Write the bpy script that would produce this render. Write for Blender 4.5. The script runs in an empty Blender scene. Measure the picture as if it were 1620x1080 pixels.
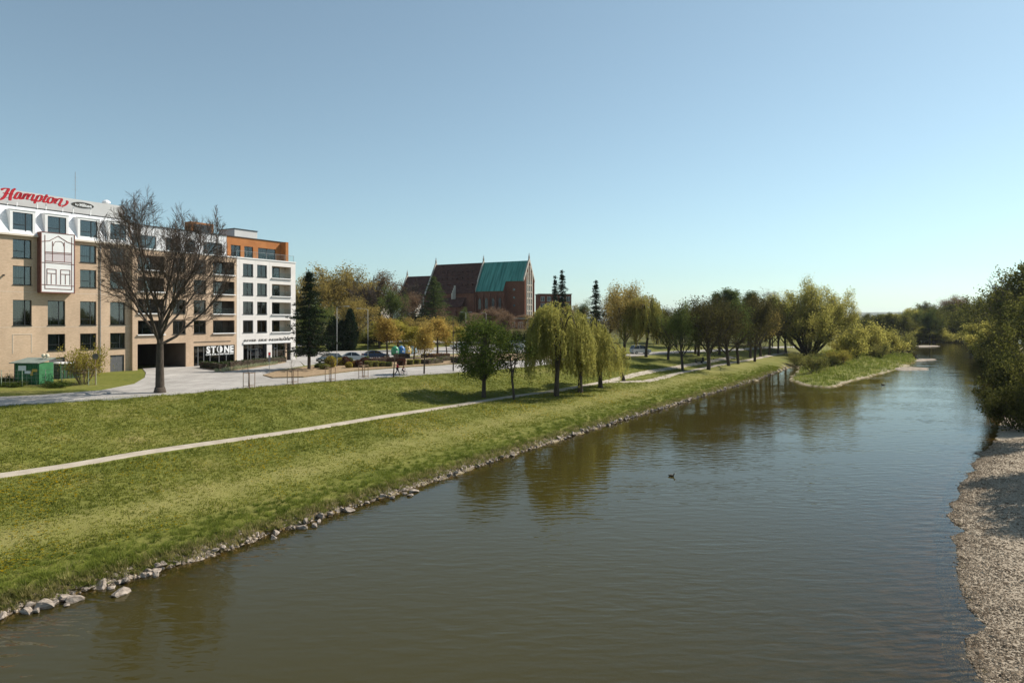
import bpy, bmesh, math, random
import numpy as np
from mathutils import Vector, Matrix
from mathutils.geometry import delaunay_2d_cdt
R = math.radians
scn = bpy.context.scene
col = scn.collection
# ------------------------------------------------------------------ camera
CAMZ, F, CX, HY = 11.0, 1080.0, 810.0, 505.0      # photo pixels: focal length, centre x, horizon y
cam = bpy.data.objects.new('camera', bpy.data.cameras.new('camera'))
col.objects.link(cam)
cam.location = (0, 0, CAMZ); cam.rotation_euler = (R(90), 0, 0)
cam.data.sensor_width = 36; cam.data.lens = 24
cam.data.shift_y = -35 / 1620
cam.data.clip_start = 0.5; cam.data.clip_end = 20000
scn.camera = cam
# ------------------------------------------------------------------ sky, sun, exposure
SUN_EL = 43
SUN = Vector((.88, .475, 0)).normalized()
SUN = Vector((SUN.x * math.cos(R(SUN_EL)), SUN.y * math.cos(R(SUN_EL)), math.sin(R(SUN_EL))))
world = bpy.data.worlds.new('World'); scn.world = world; world.use_nodes = True
wn = world.node_tree
sky = wn.nodes.new('ShaderNodeTexSky'); sky.sky_type = 'NISHITA'; sky.sun_disc = False
sky.sun_elevation = R(SUN_EL); sky.sun_rotation = math.atan2(SUN.x, SUN.y)
sky.altitude = 0; sky.air_density = 1.0; sky.dust_density = 0.35; sky.ozone_density = 3.0
hs = wn.nodes.new('ShaderNodeHueSaturation'); hs.inputs['Saturation'].default_value = 0.66
tint = wn.nodes.new('ShaderNodeVectorMath'); tint.operation = 'MULTIPLY'; tint.inputs[1].default_value = (.805, .98, .96)
wn.links.new(sky.outputs[0], hs.inputs['Color'])
bg = wn.nodes['Background']; wn.links.new(hs.outputs[0], tint.inputs[0]); wn.links.new(tint.outputs[0], bg.inputs[0]); bg.inputs[1].default_value = 0.088
sun = bpy.data.objects.new('sun', bpy.data.lights.new('sun', 'SUN')); col.objects.link(sun)
sun.data.energy = 4.6; sun.data.angle = R(.53); sun.data.color = (1, .93, .82)
sun.location = (60, 30, 80); sun.rotation_euler = SUN.to_track_quat('Z', 'Y').to_euler()
vs = scn.view_settings
vs.view_transform = 'Standard'; vs.look = 'None'; vs.exposure = 0.55; vs.gamma = 1.0; vs.use_curve_mapping = False
scn.cycles.max_bounces = 8; scn.cycles.diffuse_bounces = 3; scn.cycles.glossy_bounces = 3
scn.cycles.transparent_max_bounces = 12; scn.cycles.transmission_bounces = 4; scn.cycles.volume_bounces = 0
scn.cycles.caustics_reflective = False; scn.cycles.caustics_refractive = False
scn.cycles.use_denoising = True
# ------------------------------------------------------------------ materials
def newmat(name):
    m = bpy.data.materials.new(name); m.use_nodes = True
    return m, m.node_tree.nodes, m.node_tree.links
def rgba(c): return (c[0], c[1], c[2], 1)
def pm(name, c1, c2=None, scale=3.0, rough=.8, bump=0.0, bscale=None, metal=0, spec=.3, detail=4, stretch=None):
    """principled with two tones mixed by noise"""
    m, n, l = newmat(name); b = n['Principled BSDF']
    b.inputs['Roughness'].default_value = rough; b.inputs['Metallic'].default_value = metal
    b.inputs['Specular IOR Level'].default_value = spec
    if c2 is None: c2 = tuple(min(1, x * 1.18) for x in c1); c1 = tuple(x * .85 for x in c1)
    tc = n.new('ShaderNodeTexCoord'); src = tc.outputs['Object']
    if stretch:
        mp = n.new('ShaderNodeMapping'); mp.inputs['Scale'].default_value = stretch; l.new(src, mp.inputs[0]); src = mp.outputs[0]
    t = n.new('ShaderNodeTexNoise'); t.inputs['Scale'].default_value = scale; t.inputs['Detail'].default_value = detail
    l.new(src, t.inputs['Vector'])
    r = n.new('ShaderNodeValToRGB'); r.color_ramp.elements[0].position = .3; r.color_ramp.elements[1].position = .7
    r.color_ramp.elements[0].color = rgba(c1); r.color_ramp.elements[1].color = rgba(c2)
    l.new(t.outputs['Fac'], r.inputs[0]); l.new(r.outputs[0], b.inputs['Base Color'])
    if bump:
        t2 = n.new('ShaderNodeTexNoise'); t2.inputs['Scale'].default_value = bscale or scale * 6; t2.inputs['Detail'].default_value = 5
        l.new(src, t2.inputs['Vector'])
        bp = n.new('ShaderNodeBump'); bp.inputs['Strength'].default_value = bump; bp.inputs['Distance'].default_value = .05
        l.new(t2.outputs['Fac'], bp.inputs['Height']); l.new(bp.outputs[0], b.inputs['Normal'])
    return m
def leafmat(name, dark, light, trans=.35, nscale=.6, third=None):
    """leaf colour: per-leaf random attribute plus a broad noise, diffuse + translucent"""
    m, n, l = newmat(name); n.remove(n['Principled BSDF'])
    a = n.new('ShaderNodeAttribute'); a.attribute_name = 'rnd'
    tc = n.new('ShaderNodeTexCoord'); t = n.new('ShaderNodeTexNoise'); t.inputs['Scale'].default_value = nscale
    l.new(tc.outputs['Object'], t.inputs['Vector'])
    oi = n.new('ShaderNodeObjectInfo')
    s1 = n.new('ShaderNodeMath'); s1.operation = 'MULTIPLY_ADD'; s1.inputs[1].default_value = .55; l.new(a.outputs['Fac'], s1.inputs[0])
    s2 = n.new('ShaderNodeMath'); s2.operation = 'MULTIPLY_ADD'; s2.inputs[1].default_value = .9; s2.inputs[2].default_value = -.3
    l.new(t.outputs['Fac'], s2.inputs[0]); l.new(s2.outputs[0], s1.inputs[2])
    s3 = n.new('ShaderNodeMath'); s3.operation = 'MULTIPLY_ADD'; s3.inputs[1].default_value = .25; l.new(oi.outputs['Random'], s3.inputs[0]); l.new(s1.outputs[0], s3.inputs[2])
    r = n.new('ShaderNodeValToRGB'); e = r.color_ramp.elements
    e[0].position = .15; e[1].position = .85; e[0].color = rgba(dark); e[1].color = rgba(light)
    if third: x = e.new(.97); x.color = rgba(third)
    l.new(s3.outputs[0], r.inputs[0])
    d = n.new('ShaderNodeBsdfDiffuse'); tr = n.new('ShaderNodeBsdfTranslucent')
    l.new(r.outputs[0], d.inputs[0]); l.new(r.outputs[0], tr.inputs[0])
    mx = n.new('ShaderNodeMixShader'); mx.inputs[0].default_value = trans
    l.new(d.outputs[0], mx.inputs[1]); l.new(tr.outputs[0], mx.inputs[2]); l.new(mx.outputs[0], n['Material Output'].inputs[0])
    return m
def glassmat(name, tint=(.55, .6, .6), through=.75, rough=.02, ior=1.6):
    m, n, l = newmat(name); n.remove(n['Principled BSDF'])
    fr = n.new('ShaderNodeFresnel'); fr.inputs[0].default_value = ior
    g = n.new('ShaderNodeBsdfGlossy'); g.inputs['Roughness'].default_value = rough; g.inputs[0].default_value = (.95, .97, 1, 1)
    t = n.new('ShaderNodeBsdfTransparent'); t.inputs[0].default_value = rgba(tint)
    d = n.new('ShaderNodeBsdfDiffuse'); d.inputs[0].default_value = (.02, .025, .025, 1)
    m1 = n.new('ShaderNodeMixShader'); m1.inputs[0].default_value = through; l.new(d.outputs[0], m1.inputs[1]); l.new(t.outputs[0], m1.inputs[2])
    m2 = n.new('ShaderNodeMixShader'); l.new(fr.outputs[0], m2.inputs[0]); l.new(m1.outputs[0], m2.inputs[1]); l.new(g.outputs[0], m2.inputs[2])
    l.new(m2.outputs[0], n['Material Output'].inputs[0])
    return m
# ------------------------------------------------------------------ mesh helpers
class MB:
    def __init__(s): s.v = []; s.f = []
    def quad(s, a, b, c, d):
        i = len(s.v); s.v += [tuple(a), tuple(b), tuple(c), tuple(d)]; s.f.append((i, i+1, i+2, i+3)); return s
    def poly(s, pts):
        i = len(s.v); s.v += [tuple(p) for p in pts]; s.f.append(tuple(range(i, i+len(pts)))); return s
    def box(s, x0, x1, y0, y1, z0, z1):
        i = len(s.v)
        s.v += [(x0,y0,z0),(x1,y0,z0),(x1,y1,z0),(x0,y1,z0),(x0,y0,z1),(x1,y0,z1),(x1,y1,z1),(x0,y1,z1)]
        s.f += [(i,i+3,i+2,i+1),(i+4,i+5,i+6,i+7),(i,i+1,i+5,i+4),(i+1,i+2,i+6,i+5),(i+2,i+3,i+7,i+6),(i+3,i,i+4,i+7)]
        return s
    def prism(s, pts, axis, a, b):
        """extrude a 2D polygon along axis ('x','y' or 'z') from a to b"""
        def P(p, t): return {'x': (t, p[0], p[1]), 'y': (p[0], t, p[1]), 'z': (p[0], p[1], t)}[axis]
        i = len(s.v); n = len(pts)
        s.v += [P(p, a) for p in pts] + [P(p, b) for p in pts]
        s.f.append(tuple(range(i, i+n))[::-1]); s.f.append(tuple(range(i+n, i+2*n)))
        for k in range(n): s.f.append((i+k, i+(k+1) % n, i+n+(k+1) % n, i+n+k))
        return s
    def tube(s, pts, rad, n=6, cap=True):
        pts = [Vector(p) for p in pts]
        if not hasattr(rad, '__len__'): rad = [rad]*len(pts)
        i0 = len(s.v); d = (pts[1]-pts[0]).normalized()
        u = d.orthogonal().normalized(); m = len(pts)
        for k, p in enumerate(pts):
            if k == 0: t = pts[1]-pts[0]
            elif k == m-1: t = pts[-1]-pts[-2]
            else: t = pts[k+1]-pts[k-1]
            t.normalize(); u = (u - t*u.dot(t))
            if u.length < 1e-6: u = t.orthogonal()
            u.normalize(); w = t.cross(u)
            for j in range(n):
                a = 2*math.pi*j/n; q = p + (u*math.cos(a) + w*math.sin(a))*rad[k]
                s.v.append((q.x, q.y, q.z))
        for k in range(m-1):
            for j in range(n):
                a = i0+k*n+j; b = i0+k*n+(j+1) % n
                s.f.append((a, b, b+n, a+n))
        if cap:
            s.f.append(tuple(range(i0, i0+n))[::-1]); s.f.append(tuple(range(i0+(m-1)*n, i0+m*n)))
        return s
    def lathe(s, prof, n=12, c=(0,0,0), sx=1, sy=1):
        i0 = len(s.v)
        for r, z in prof:
            for j in range(n):
                a = 2*math.pi*j/n; s.v.append((c[0]+r*math.cos(a)*sx, c[1]+r*math.sin(a)*sy, c[2]+z))
        for k in range(len(prof)-1):
            for j in range(n):
                a = i0+k*n+j; b = i0+k*n+(j+1) % n; s.f.append((a, b, b+n, a+n))
        s.f.append(tuple(range(i0, i0+n))[::-1]); s.f.append(tuple(range(i0+(len(prof)-1)*n, i0+len(prof)*n)))
        return s
    def mesh(s, name, mat=None, smooth=False):
        me = bpy.data.meshes.new(name); me.from_pydata(s.v, [], s.f)
        if mat: me.materials.append(mat)
        if smooth: me.polygons.foreach_set('use_smooth', [True]*len(me.polygons))
        me.update(); return me
    def build(s, name, mat=None, parent=None, smooth=False):
        return obj(name, s.mesh(name, mat, smooth), parent)
def obj(name, me, parent=None):
    o = bpy.data.objects.new(name, me); col.objects.link(o)
    if parent is not None: o.parent = parent
    return o
def tag(o, label=None, cat=None, group=None, kind=None):
    if label: o['label'] = label
    if cat: o['category'] = cat
    if group: o['group'] = group
    if kind: o['kind'] = kind
    return o
def empty(name, loc=(0,0,0), rz=0.0, label=None, cat=None, group=None):
    o = bpy.data.objects.new(name, None); col.objects.link(o)
    o.location = loc; o.rotation_euler = (0, 0, rz); o.empty_display_size = .3
    return tag(o, label, cat, group)
def copy_tree(o, parent=None):
    c = o.copy(); col.objects.link(c)
    if parent is not None: c.parent = parent
    for ch in [x for x in bpy.data.objects if x.parent == o]: copy_tree(ch, c)
    return c
def np_polys(name, V, k, mat, rnd=None):
    """V: (N*k,3) array, N polygons of k corners each, per-face random attribute"""
    V = np.ascontiguousarray(V, dtype=np.float32); N = len(V)//k
    me = bpy.data.meshes.new(name)
    me.vertices.add(N*k); me.vertices.foreach_set('co', V.ravel())
    me.loops.add(N*k); me.loops.foreach_set('vertex_index', np.arange(N*k, dtype=np.int32))
    me.polygons.add(N); me.polygons.foreach_set('loop_start', np.arange(0, N*k, k, dtype=np.int32))
    me.update(calc_edges=True)
    if rnd is not None:
        at = me.attributes.new('rnd', 'FLOAT', 'FACE'); at.data.foreach_set('value', np.asarray(rnd, dtype=np.float32))
    if mat: me.materials.append(mat)
    return me
# ------------------------------------------------------------------ shoreline and terrain
SHORE_L = [(-140,-168),(-70,-55),(-36,-2),(-19,25.3),(-14.6,31),(-6.9,44),(5.35,64.2),(18.9,84.9),(45,125),(53.7,139.8),(62,154),(65.5,158.5),
           (66,157),(58.5,140),(50.5,124),(48.7,116),(48.9,112.5),(50.5,110),(53.4,112),(59.4,120),(66.2,127.7),(76.4,139.8),(89.7,156),
           (104,174.7),(117,198),(138.6,237.6),(160,276),(174.6,304),(215,350),(290,400),(420,430),(700,450)]
SHORE_R = [(-105,-168),(-35,-58),(-2,-5),(12.2,17),(14.3,20.7),(15.6,23.5),(17.4,26.1),(18.6,28.4),(19.6,30.1),(21.6,33.2),(22.2,34.6),(23.9,37.1),(27.2,41.7),(30,45.7),(36.8,54),(42.9,60.9),
           (63.5,88),(89,125),(120,168),(153,216),(185,262),(245,320),(310,370),(430,400),(700,410)]
MAIN_FAR = [(85,190),(140,280),(200,370),(330,500),(700,700)]
MAIN = SHORE_L[:11]+MAIN_FAR
def ragged(P, amp, seed, ylo, yhi):
    """break the drawn shoreline into short irregular runs"""
    rg = random.Random(seed); out = []
    for (x1, y1), (x2, y2) in zip(P[:-1], P[1:]):
        out.append((x1, y1)); L = math.hypot(x2-x1, y2-y1)
        if ylo < y1 < yhi and L > 2.4:
            k = int(L/1.3); nx, ny = -(y2-y1)/L, (x2-x1)/L
            for j in range(1, k): t = j/k; d = rg.gauss(0, amp)*(1 if y1 < 100 else 1.8); out.append((x1+(x2-x1)*t+nx*d, y1+(y2-y1)*t+ny*d))
    out.append(P[-1]); return out
COARSE_L, COARSE_R = SHORE_L, SHORE_R
SHORE_L = ragged(SHORE_L, .20, 3, 20, 170); SHORE_R = ragged(SHORE_R, .28, 5, 15, 60)
WPOLY = np.array(SHORE_L + SHORE_R[::-1]); MPOLY = np.array(MAIN + [(700,9000),(-9000,9000),(-9000,-168)])
def inpoly(P, x, y):
    r = np.zeros(x.shape, bool); n = len(P)
    for i in range(n):
        x1, y1 = P[i]; x2, y2 = P[(i+1) % n]
        if y1 == y2: continue
        c = ((y1 > y) != (y2 > y)) & (x < (x2-x1)*(y-y1)/(y2-y1)+x1); r ^= c
    return r
def pdist(P, x, y):
    d = np.full(x.shape, 1e18)
    for (x1, y1), (x2, y2) in zip(P[:-1], P[1:]):
        dx, dy = x2-x1, y2-y1; t = np.clip(((x-x1)*dx+(y-y1)*dy)/(dx*dx+dy*dy), 0, 1)
        d = np.minimum(d, (x-x1-t*dx)**2+(y-y1-t*dy)**2)
    return np.sqrt(d)
def sstep(a, b, x): t = np.clip((x-a)/(b-a), 0, 1); return t*t*(3-2*t)
SPY = [0,40,48,65,74,100,118,190,300]; SPV = [18.6,18.3,17.7,15.8,15.4,13.6,10.4,7.2,7]
SSY = [0,59,68,86,99,137,161,200,300]; SSV = [44,40,37,33,28.4,24,20,18,18]
def profile(s, y):
    sp = np.interp(y, SPY, SPV); ss = np.interp(y, SSY, SSV); s = np.maximum(s, 0)
    z = .62*np.minimum(s/1.1, 1)**.7
    z = np.where(s > 1.1, .62+1.03*np.clip((s-1.1)/(sp-2.2), 0, 1)**.85, z)
    v = np.clip((s-sp-1.0)/(ss-sp-1.0), 0, 1)
    z = np.where(s > sp+1.0, 1.65+1.85*np.sin(v*math.pi/2), z)
    z = np.where(s > ss, 3.5+np.minimum(.03*(s-ss), .55), z)
    return z
def terrain(x, y):
    x = np.atleast_1d(np.asarray(x, float)); y = np.atleast_1d(np.asarray(y, float))
    water = inpoly(WPOLY, x, y); left = inpoly(MPOLY, x, y)
    dL = pdist(SHORE_L, x, y); dR = pdist(SHORE_R, x, y); s = pdist(MAIN, x, y)
    zl = profile(s, y)
    wob = .05*np.sin(x*.9+1.3*np.sin(y*.31))*np.sin(y*.7+np.sin(x*.43))+.03*np.sin(x*2.1+y*1.3)
    zl = zl + wob*np.clip((s-1)/4, 0, 1)*(s < np.interp(y, SSY, SSV)-1.5)*(np.abs(s-np.interp(y, SPY, SPV)) > 1.6)
    hill = 7.5*sstep(150, 270, y)*(1-sstep(10, 75, x))*(1-sstep(420, 640, y))
    zl = zl+hill*sstep(20, 60, s)
    spit = np.minimum(.12+.13*dL+.12*np.sin(x*.8)*np.sin(y*.6)*np.clip(dL/3, 0, 1), 1.3+.2*np.sin(x*.3))
    zr = np.minimum(.075*dR, .8)+2.4*sstep(10, 34, dR)+.03*np.sin(x*1.7+y)*np.clip(dR/2, 0, 1)
    bed = -np.minimum(np.minimum(.06+.3*dL, .03+.085*dR), 1.25)
    land = np.where(left, zl, np.where(dL < dR, spit, zr))
    return np.where(water, bed, land), water, left, dL, dR, s
def H(x, y): return float(terrain(x, y)[0][0])
def ray(px, py): return Vector(((px-CX)/F, 1.0, (HY-py)/F))
def at(px, py, z):
    d = ray(px, py); t = (z-CAMZ)/d.z; return Vector((d.x*t, t, z))
def gp(px, py, dz=0.0):
    """where the line of sight through photo pixel (px,py) meets the ground"""
    d = ray(px, py); ys = np.concatenate([np.arange(14, 160, .25), np.arange(160, 700, 1.0)])
    z = np.maximum(terrain(d.x*ys, ys)[0], 0)+dz; k = np.nonzero(CAMZ+d.z*ys <= z)[0]
    y = ys[k[0]] if len(k) else 700.0
    return Vector((d.x*y, y, H(d.x*y, y)))
def gy(px, y):
    """ground point at depth y in the direction of photo column px"""
    x = (px-CX)/F*y; return Vector((x, y, H(x, y)))
# ------------------------------------------------------------------ ground sheet
def spaced(lo, hi, step, far_lo, far_hi, g=1.16):
    a = list(np.arange(lo, hi+1e-6, step)); d = step
    while a[-1] < far_hi: d *= g; a.append(a[-1]+d)
    d = step; b = []; x = lo
    while x > far_lo: d *= g; x -= d; b.append(x)
    return np.array(b[::-1]+a)
GX = spaced(-62, 70, .55, -8000, 8000); GY = spaced(18, 128, .55, -260, 9500, 1.13)
XX, YY = np.meshgrid(GX, GY)
tz, t_water, t_left, t_dL, t_dR, t_s = terrain(XX.ravel(), YY.ravel())
tz = tz.copy()
far = sstep(700, 1500, np.hypot(XX.ravel(), YY.ravel())); tz = tz*(1-far)+2.5*far
TZ = tz.reshape(len(GY), len(GX))
def ground_h(x, y):
    """ground height read from the ground mesh"""
    x = np.clip(np.asarray(x, float), GX[0], GX[-1]-1e-3); y = np.clip(np.asarray(y, float), GY[0], GY[-1]-1e-3)
    i = np.searchsorted(GX, x, 'right')-1; j = np.searchsorted(GY, y, 'right')-1
    u = (x-GX[i])/(GX[i+1]-GX[i]); v = (y-GY[j])/(GY[j+1]-GY[j])
    return (TZ[j,i]*(1-u)+TZ[j,i+1]*u)*(1-v)+(TZ[j+1,i]*(1-u)+TZ[j+1,i+1]*u)*v
def H(x, y): return float(ground_h(x, y))
GPY = np.concatenate([np.arange(14, 160, .2), np.arange(160, 700, .8)])
def gp(px, py, dz=0.0):
    d = ray(px, py); z = np.maximum(ground_h(d.x*GPY, GPY), 0)+dz; k = np.nonzero(CAMZ+d.z*GPY <= z)[0]
    y = GPY[k[0]] if len(k) else 700.0
    return Vector((d.x*y, y, H(d.x*y, y)))
def grid_mesh(name, xs, ys, z, mat):
    nx, ny = len(xs), len(ys); X, Y = np.meshgrid(xs, ys)
    V = np.stack([X.ravel(), Y.ravel(), z], 1).astype(np.float32)
    idx = np.arange(nx*ny).reshape(ny, nx)
    Q = np.stack([idx[:-1,:-1], idx[:-1,1:], idx[1:,1:], idx[1:,:-1]], -1).reshape(-1, 4).astype(np.int32)
    me = bpy.data.meshes.new(name)
    me.vertices.add(len(V)); me.vertices.foreach_set('co', V.ravel())
    me.loops.add(Q.size); me.loops.foreach_set('vertex_index', Q.ravel())
    me.polygons.add(len(Q)); me.polygons.foreach_set('loop_start', np.arange(0, Q.size, 4, dtype=np.int32))
    me.update(calc_edges=True); me.polygons.foreach_set('use_smooth', [True]*len(Q)); me.materials.append(mat)
    return me
def attr(me, name, val):
    a = me.attributes.new(name, 'FLOAT', 'POINT'); a.data.foreach_set('value', np.asarray(val, np.float32))
# ground material: turf with dry patches, earth bank, gravel, river bed
m, n, l = newmat('turf_and_gravel'); b = n['Principled BSDF']; b.inputs['Roughness'].default_value = .95; b.inputs['Specular IOR Level'].default_value = .1
tc = n.new('ShaderNodeTexCoord')
def noise(sc, det=5, rough=.6):
    t = n.new('ShaderNodeTexNoise'); t.inputs['Scale'].default_value = sc; t.inputs['Detail'].default_value = det; t.inputs['Roughness'].default_value = rough
    l.new(tc.outputs['Object'], t.inputs['Vector']); return t.outputs['Fac']
def ramp(fac, stops):
    r = n.new('ShaderNodeValToRGB'); e = r.color_ramp.elements
    while len(e) < len(stops): e.new(.5)
    for k, (p, c) in enumerate(stops): e[k].position = p; e[k].color = rgba(c)
    l.new(fac, r.inputs[0]); return r.outputs[0]
def mixc(fac, a, c):
    x = n.new('ShaderNodeMix'); x.data_type = 'RGBA'; l.new(fac, x.inputs['Factor']); l.new(a, x.inputs['A']); l.new(c, x.inputs['B']); return x.outputs['Result']
def mask(name):
    a = n.new('ShaderNodeAttribute'); a.attribute_name = name; return a.outputs['Fac']
g1 = ramp(noise(.16), [(.35, (.09,.11,.018)), (.52, (.145,.155,.032)), (.62, (.21,.19,.06)), (.74, (.30,.23,.11))])
g2 = ramp(noise(2.2), [(.3, (.075,.09,.016)), (.7, (.215,.205,.05))])
x = n.new('ShaderNodeMix'); x.data_type = 'RGBA'; x.inputs['Factor'].default_value = .5; l.new(g1, x.inputs['A']); l.new(g2, x.inputs['B'])
turf = x.outputs['Result']
earth = ramp(noise(3), [(.3, (.07,.05,.03)), (.7, (.2,.15,.1))])
grav = ramp(noise(9, 6, .75), [(.3, (.16,.12,.085)), (.5, (.34,.28,.21)), (.7, (.55,.48,.38))])
bedc = ramp(noise(1.3, 6, .7), [(.3, (.075,.045,.018)), (.5, (.15,.092,.038)), (.72, (.26,.165,.075))])
mow = ramp(noise(.35), [(.3, (.17,.17,.04)), (.7, (.25,.225,.08))])
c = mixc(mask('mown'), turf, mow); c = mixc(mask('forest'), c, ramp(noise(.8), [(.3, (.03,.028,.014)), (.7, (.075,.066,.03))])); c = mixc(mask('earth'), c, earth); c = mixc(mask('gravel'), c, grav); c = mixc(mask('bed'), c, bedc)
l.new(c, b.inputs['Base Color'])
bp = n.new('ShaderNodeBump'); bp.inputs['Strength'].default_value = .8; bp.inputs['Distance'].default_value = .12
l.new(noise(5, 6, .7), bp.inputs['Height']); l.new(bp.outputs[0], b.inputs['Normal'])
M_GROUND = m
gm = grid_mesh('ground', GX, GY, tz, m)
attr(gm, 'earth', t_left*(1-sstep(.35, 1.0, t_s))*(~t_water))
right_land = (~t_water) & (~t_left) & (t_dR < t_dL)
attr(gm, 'gravel', right_land*(1-sstep(11, 15, t_dR))+((~t_water) & (~t_left) & (t_dL <= t_dR))*(1-sstep(.1, .5+1.2*np.abs(np.sin(XX.ravel()*.37)*np.sin(YY.ravel()*.23)), t_dL)))
yy_ = YY.ravel(); xx_ = XX.ravel()
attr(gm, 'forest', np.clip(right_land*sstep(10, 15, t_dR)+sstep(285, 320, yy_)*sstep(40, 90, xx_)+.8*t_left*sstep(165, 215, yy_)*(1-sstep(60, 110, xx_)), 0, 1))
attr(gm, 'bed', t_water.astype(float))
attr(gm, 'mown', t_left*np.exp(-((t_s-6.6)/2.2)**2)*.85)
ground = tag(obj('ground', gm), 'grassy riverbank rising in two slopes from the water to the street', kind='structure')
# ------------------------------------------------------------------ river
m, n, l = newmat('river_water'); n.remove(n['Principled BSDF'])
tc = n.new('ShaderNodeTexCoord')
def wave(scale, rot, sx, sy, det=3):
    mp = n.new('ShaderNodeMapping'); mp.inputs['Rotation'].default_value = (0, 0, rot); mp.inputs['Scale'].default_value = (sx, sy, 1)
    l.new(tc.outputs['Object'], mp.inputs[0]); t = n.new('ShaderNodeTexNoise'); t.inputs['Scale'].default_value = scale
    t.inputs['Detail'].default_value = det; t.inputs['Distortion'].default_value = .3; l.new(mp.outputs[0], t.inputs['Vector']); return t.outputs['Fac']
w1 = wave(1.35, R(-14), .55, 1.55, 1.2); w2 = wave(3.6, R(16), .7, 1.6, 1); w3 = wave(.07, R(30), 1, 2.2)
ad = n.new('ShaderNodeMath'); ad.operation = 'MULTIPLY_ADD'; ad.inputs[1].default_value = .16; l.new(w2, ad.inputs[0]); l.new(w1, ad.inputs[2])
gust = n.new('ShaderNodeMapRange'); gust.inputs['From Min'].default_value = .35; gust.inputs['From Max'].default_value = .65
gust.inputs['To Min'].default_value = .09; gust.inputs['To Max'].default_value = .33; l.new(w3, gust.inputs[0])
bp = n.new('ShaderNodeBump'); bp.inputs['Distance'].default_value = .11; l.new(gust.outputs[0], bp.inputs['Strength']); l.new(ad.outputs[0], bp.inputs['Height'])
fr = n.new('ShaderNodeFresnel'); fr.inputs[0].default_value = 1.36; l.new(bp.outputs[0], fr.inputs['Normal'])
gl = n.new('ShaderNodeBsdfGlossy'); gl.inputs['Roughness'].default_value = .03; l.new(bp.outputs[0], gl.inputs['Normal'])
tr = n.new('ShaderNodeBsdfTransparent'); tr.inputs[0].default_value = (.84, .76, .52, 1)
df = n.new('ShaderNodeBsdfDiffuse'); df.inputs[0].default_value = (.046, .038, .0095, 1)
dp = n.new('ShaderNodeAttribute'); dp.attribute_name = 'murk'
m1 = n.new('ShaderNodeMixShader'); l.new(dp.outputs['Fac'], m1.inputs[0]); l.new(tr.outputs[0], m1.inputs[1]); l.new(df.outputs[0], m1.inputs[2])
m2 = n.new('ShaderNodeMixShader'); l.new(fr.outputs[0], m2.inputs[0]); l.new(m1.outputs[0], m2.inputs[1]); l.new(gl.outputs[0], m2.inputs[2])
l.new(m2.outputs[0], n['Material Output'].inputs[0])
WX = spaced(-40, 75, 1.0, -130, 640, 1.1); WY = spaced(18, 170, 1.0, -160, 460, 1.08)
wx, wy = np.meshgrid(WX, WY); wz = terrain(wx.ravel(), wy.ravel())
wm = grid_mesh('river', WX, WY, np.zeros(wx.size), m)
attr(wm, 'murk', 1-np.exp(np.minimum(wz[0], 0)*2.3))
# keep only the cells over or right beside the river
bmm = bmesh.new(); bmm.from_mesh(wm); near = wz[1] | (np.minimum(wz[3], wz[4]) < 4)
bmm.verts.ensure_lookup_table()
bmesh.ops.delete(bmm, geom=[f for f in bmm.faces if not any(near[v.index] for v in f.verts)], context='FACES')
bmm.to_mesh(wm); bmm.free()
river = tag(obj('river', wm), 'calm olive brown river with fine ripples running past the grassy bank', kind='structure')
# ------------------------------------------------------------------ paths and paving
M_PATH = pm('path_gravel', (.32,.27,.215), (.46,.40,.325), .9, .95, .3, 30)
M_PAVE = pm('pale_paving', (.31,.29,.272), (.42,.395,.37), .28, .9, .2, 18)
def pavemat():
    m, n, l = newmat('paving_slabs'); b = n['Principled BSDF']; b.inputs['Roughness'].default_value = .9; b.inputs['Specular IOR Level'].default_value = .2
    tc = n.new('ShaderNodeTexCoord'); mp = n.new('ShaderNodeMapping'); mp.inputs['Rotation'].default_value = (0, 0, R(-59.7)); l.new(tc.outputs['Object'], mp.inputs[0])
    bt = n.new('ShaderNodeTexBrick'); l.new(mp.outputs[0], bt.inputs['Vector']); bt.inputs['Scale'].default_value = 1; bt.inputs['Brick Width'].default_value = 1.8; bt.inputs['Row Height'].default_value = .9; bt.inputs['Mortar Size'].default_value = .035
    for k, c_ in (('Color1', (.33,.308,.288)), ('Color2', (.40,.375,.35)), ('Mortar', (.24,.225,.20))): bt.inputs[k].default_value = rgba(c_)
    t = n.new('ShaderNodeTexNoise'); t.inputs['Scale'].default_value = .22; t.inputs['Detail'].default_value = 8; t.inputs['Roughness'].default_value = .7; l.new(tc.outputs['Object'], t.inputs['Vector'])
    mr = n.new('ShaderNodeMapRange'); mr.inputs['From Min'].default_value = .3; mr.inputs['From Max'].default_value = .7; mr.inputs['To Min'].default_value = .72; mr.inputs['To Max'].default_value = 1.15; l.new(t.outputs['Fac'], mr.inputs[0])
    x = n.new('ShaderNodeVectorMath'); x.operation = 'SCALE'; l.new(bt.outputs['Color'], x.inputs[0]); l.new(mr.outputs[0], x.inputs['Scale']); l.new(x.outputs[0], b.inputs['Base Color']); return m
M_PAVE = pavemat()
M_ASPH = pm('pale_asphalt', (.27,.25,.235), (.38,.36,.34), .4, .9, .2, 25)
M_MULCH = pm('bark_mulch', (.20,.135,.075), (.36,.26,.16), 5, .95, .9, 14)
M_KERB = pm('kerb_stone', (.42,.39,.36), (.52,.49,.45), 2, .9)
def catmull(P, k):
    P = [Vector(p) for p in P]; out = []
    Q = [2*P[0]-P[1]]+P+[2*P[-1]-P[-2]]
    for i in range(1, len(Q)-2):
        for j in range(k):
            t = j/k; a, b_, c_, d_ = Q[i-1:i+3]
            out.append(.5*((2*b_)+(c_-a)*t+(2*a-5*b_+4*c_-d_)*t*t+(3*b_-a-3*c_+d_)*t**3))
    out.append(P[-1]); return out
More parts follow.
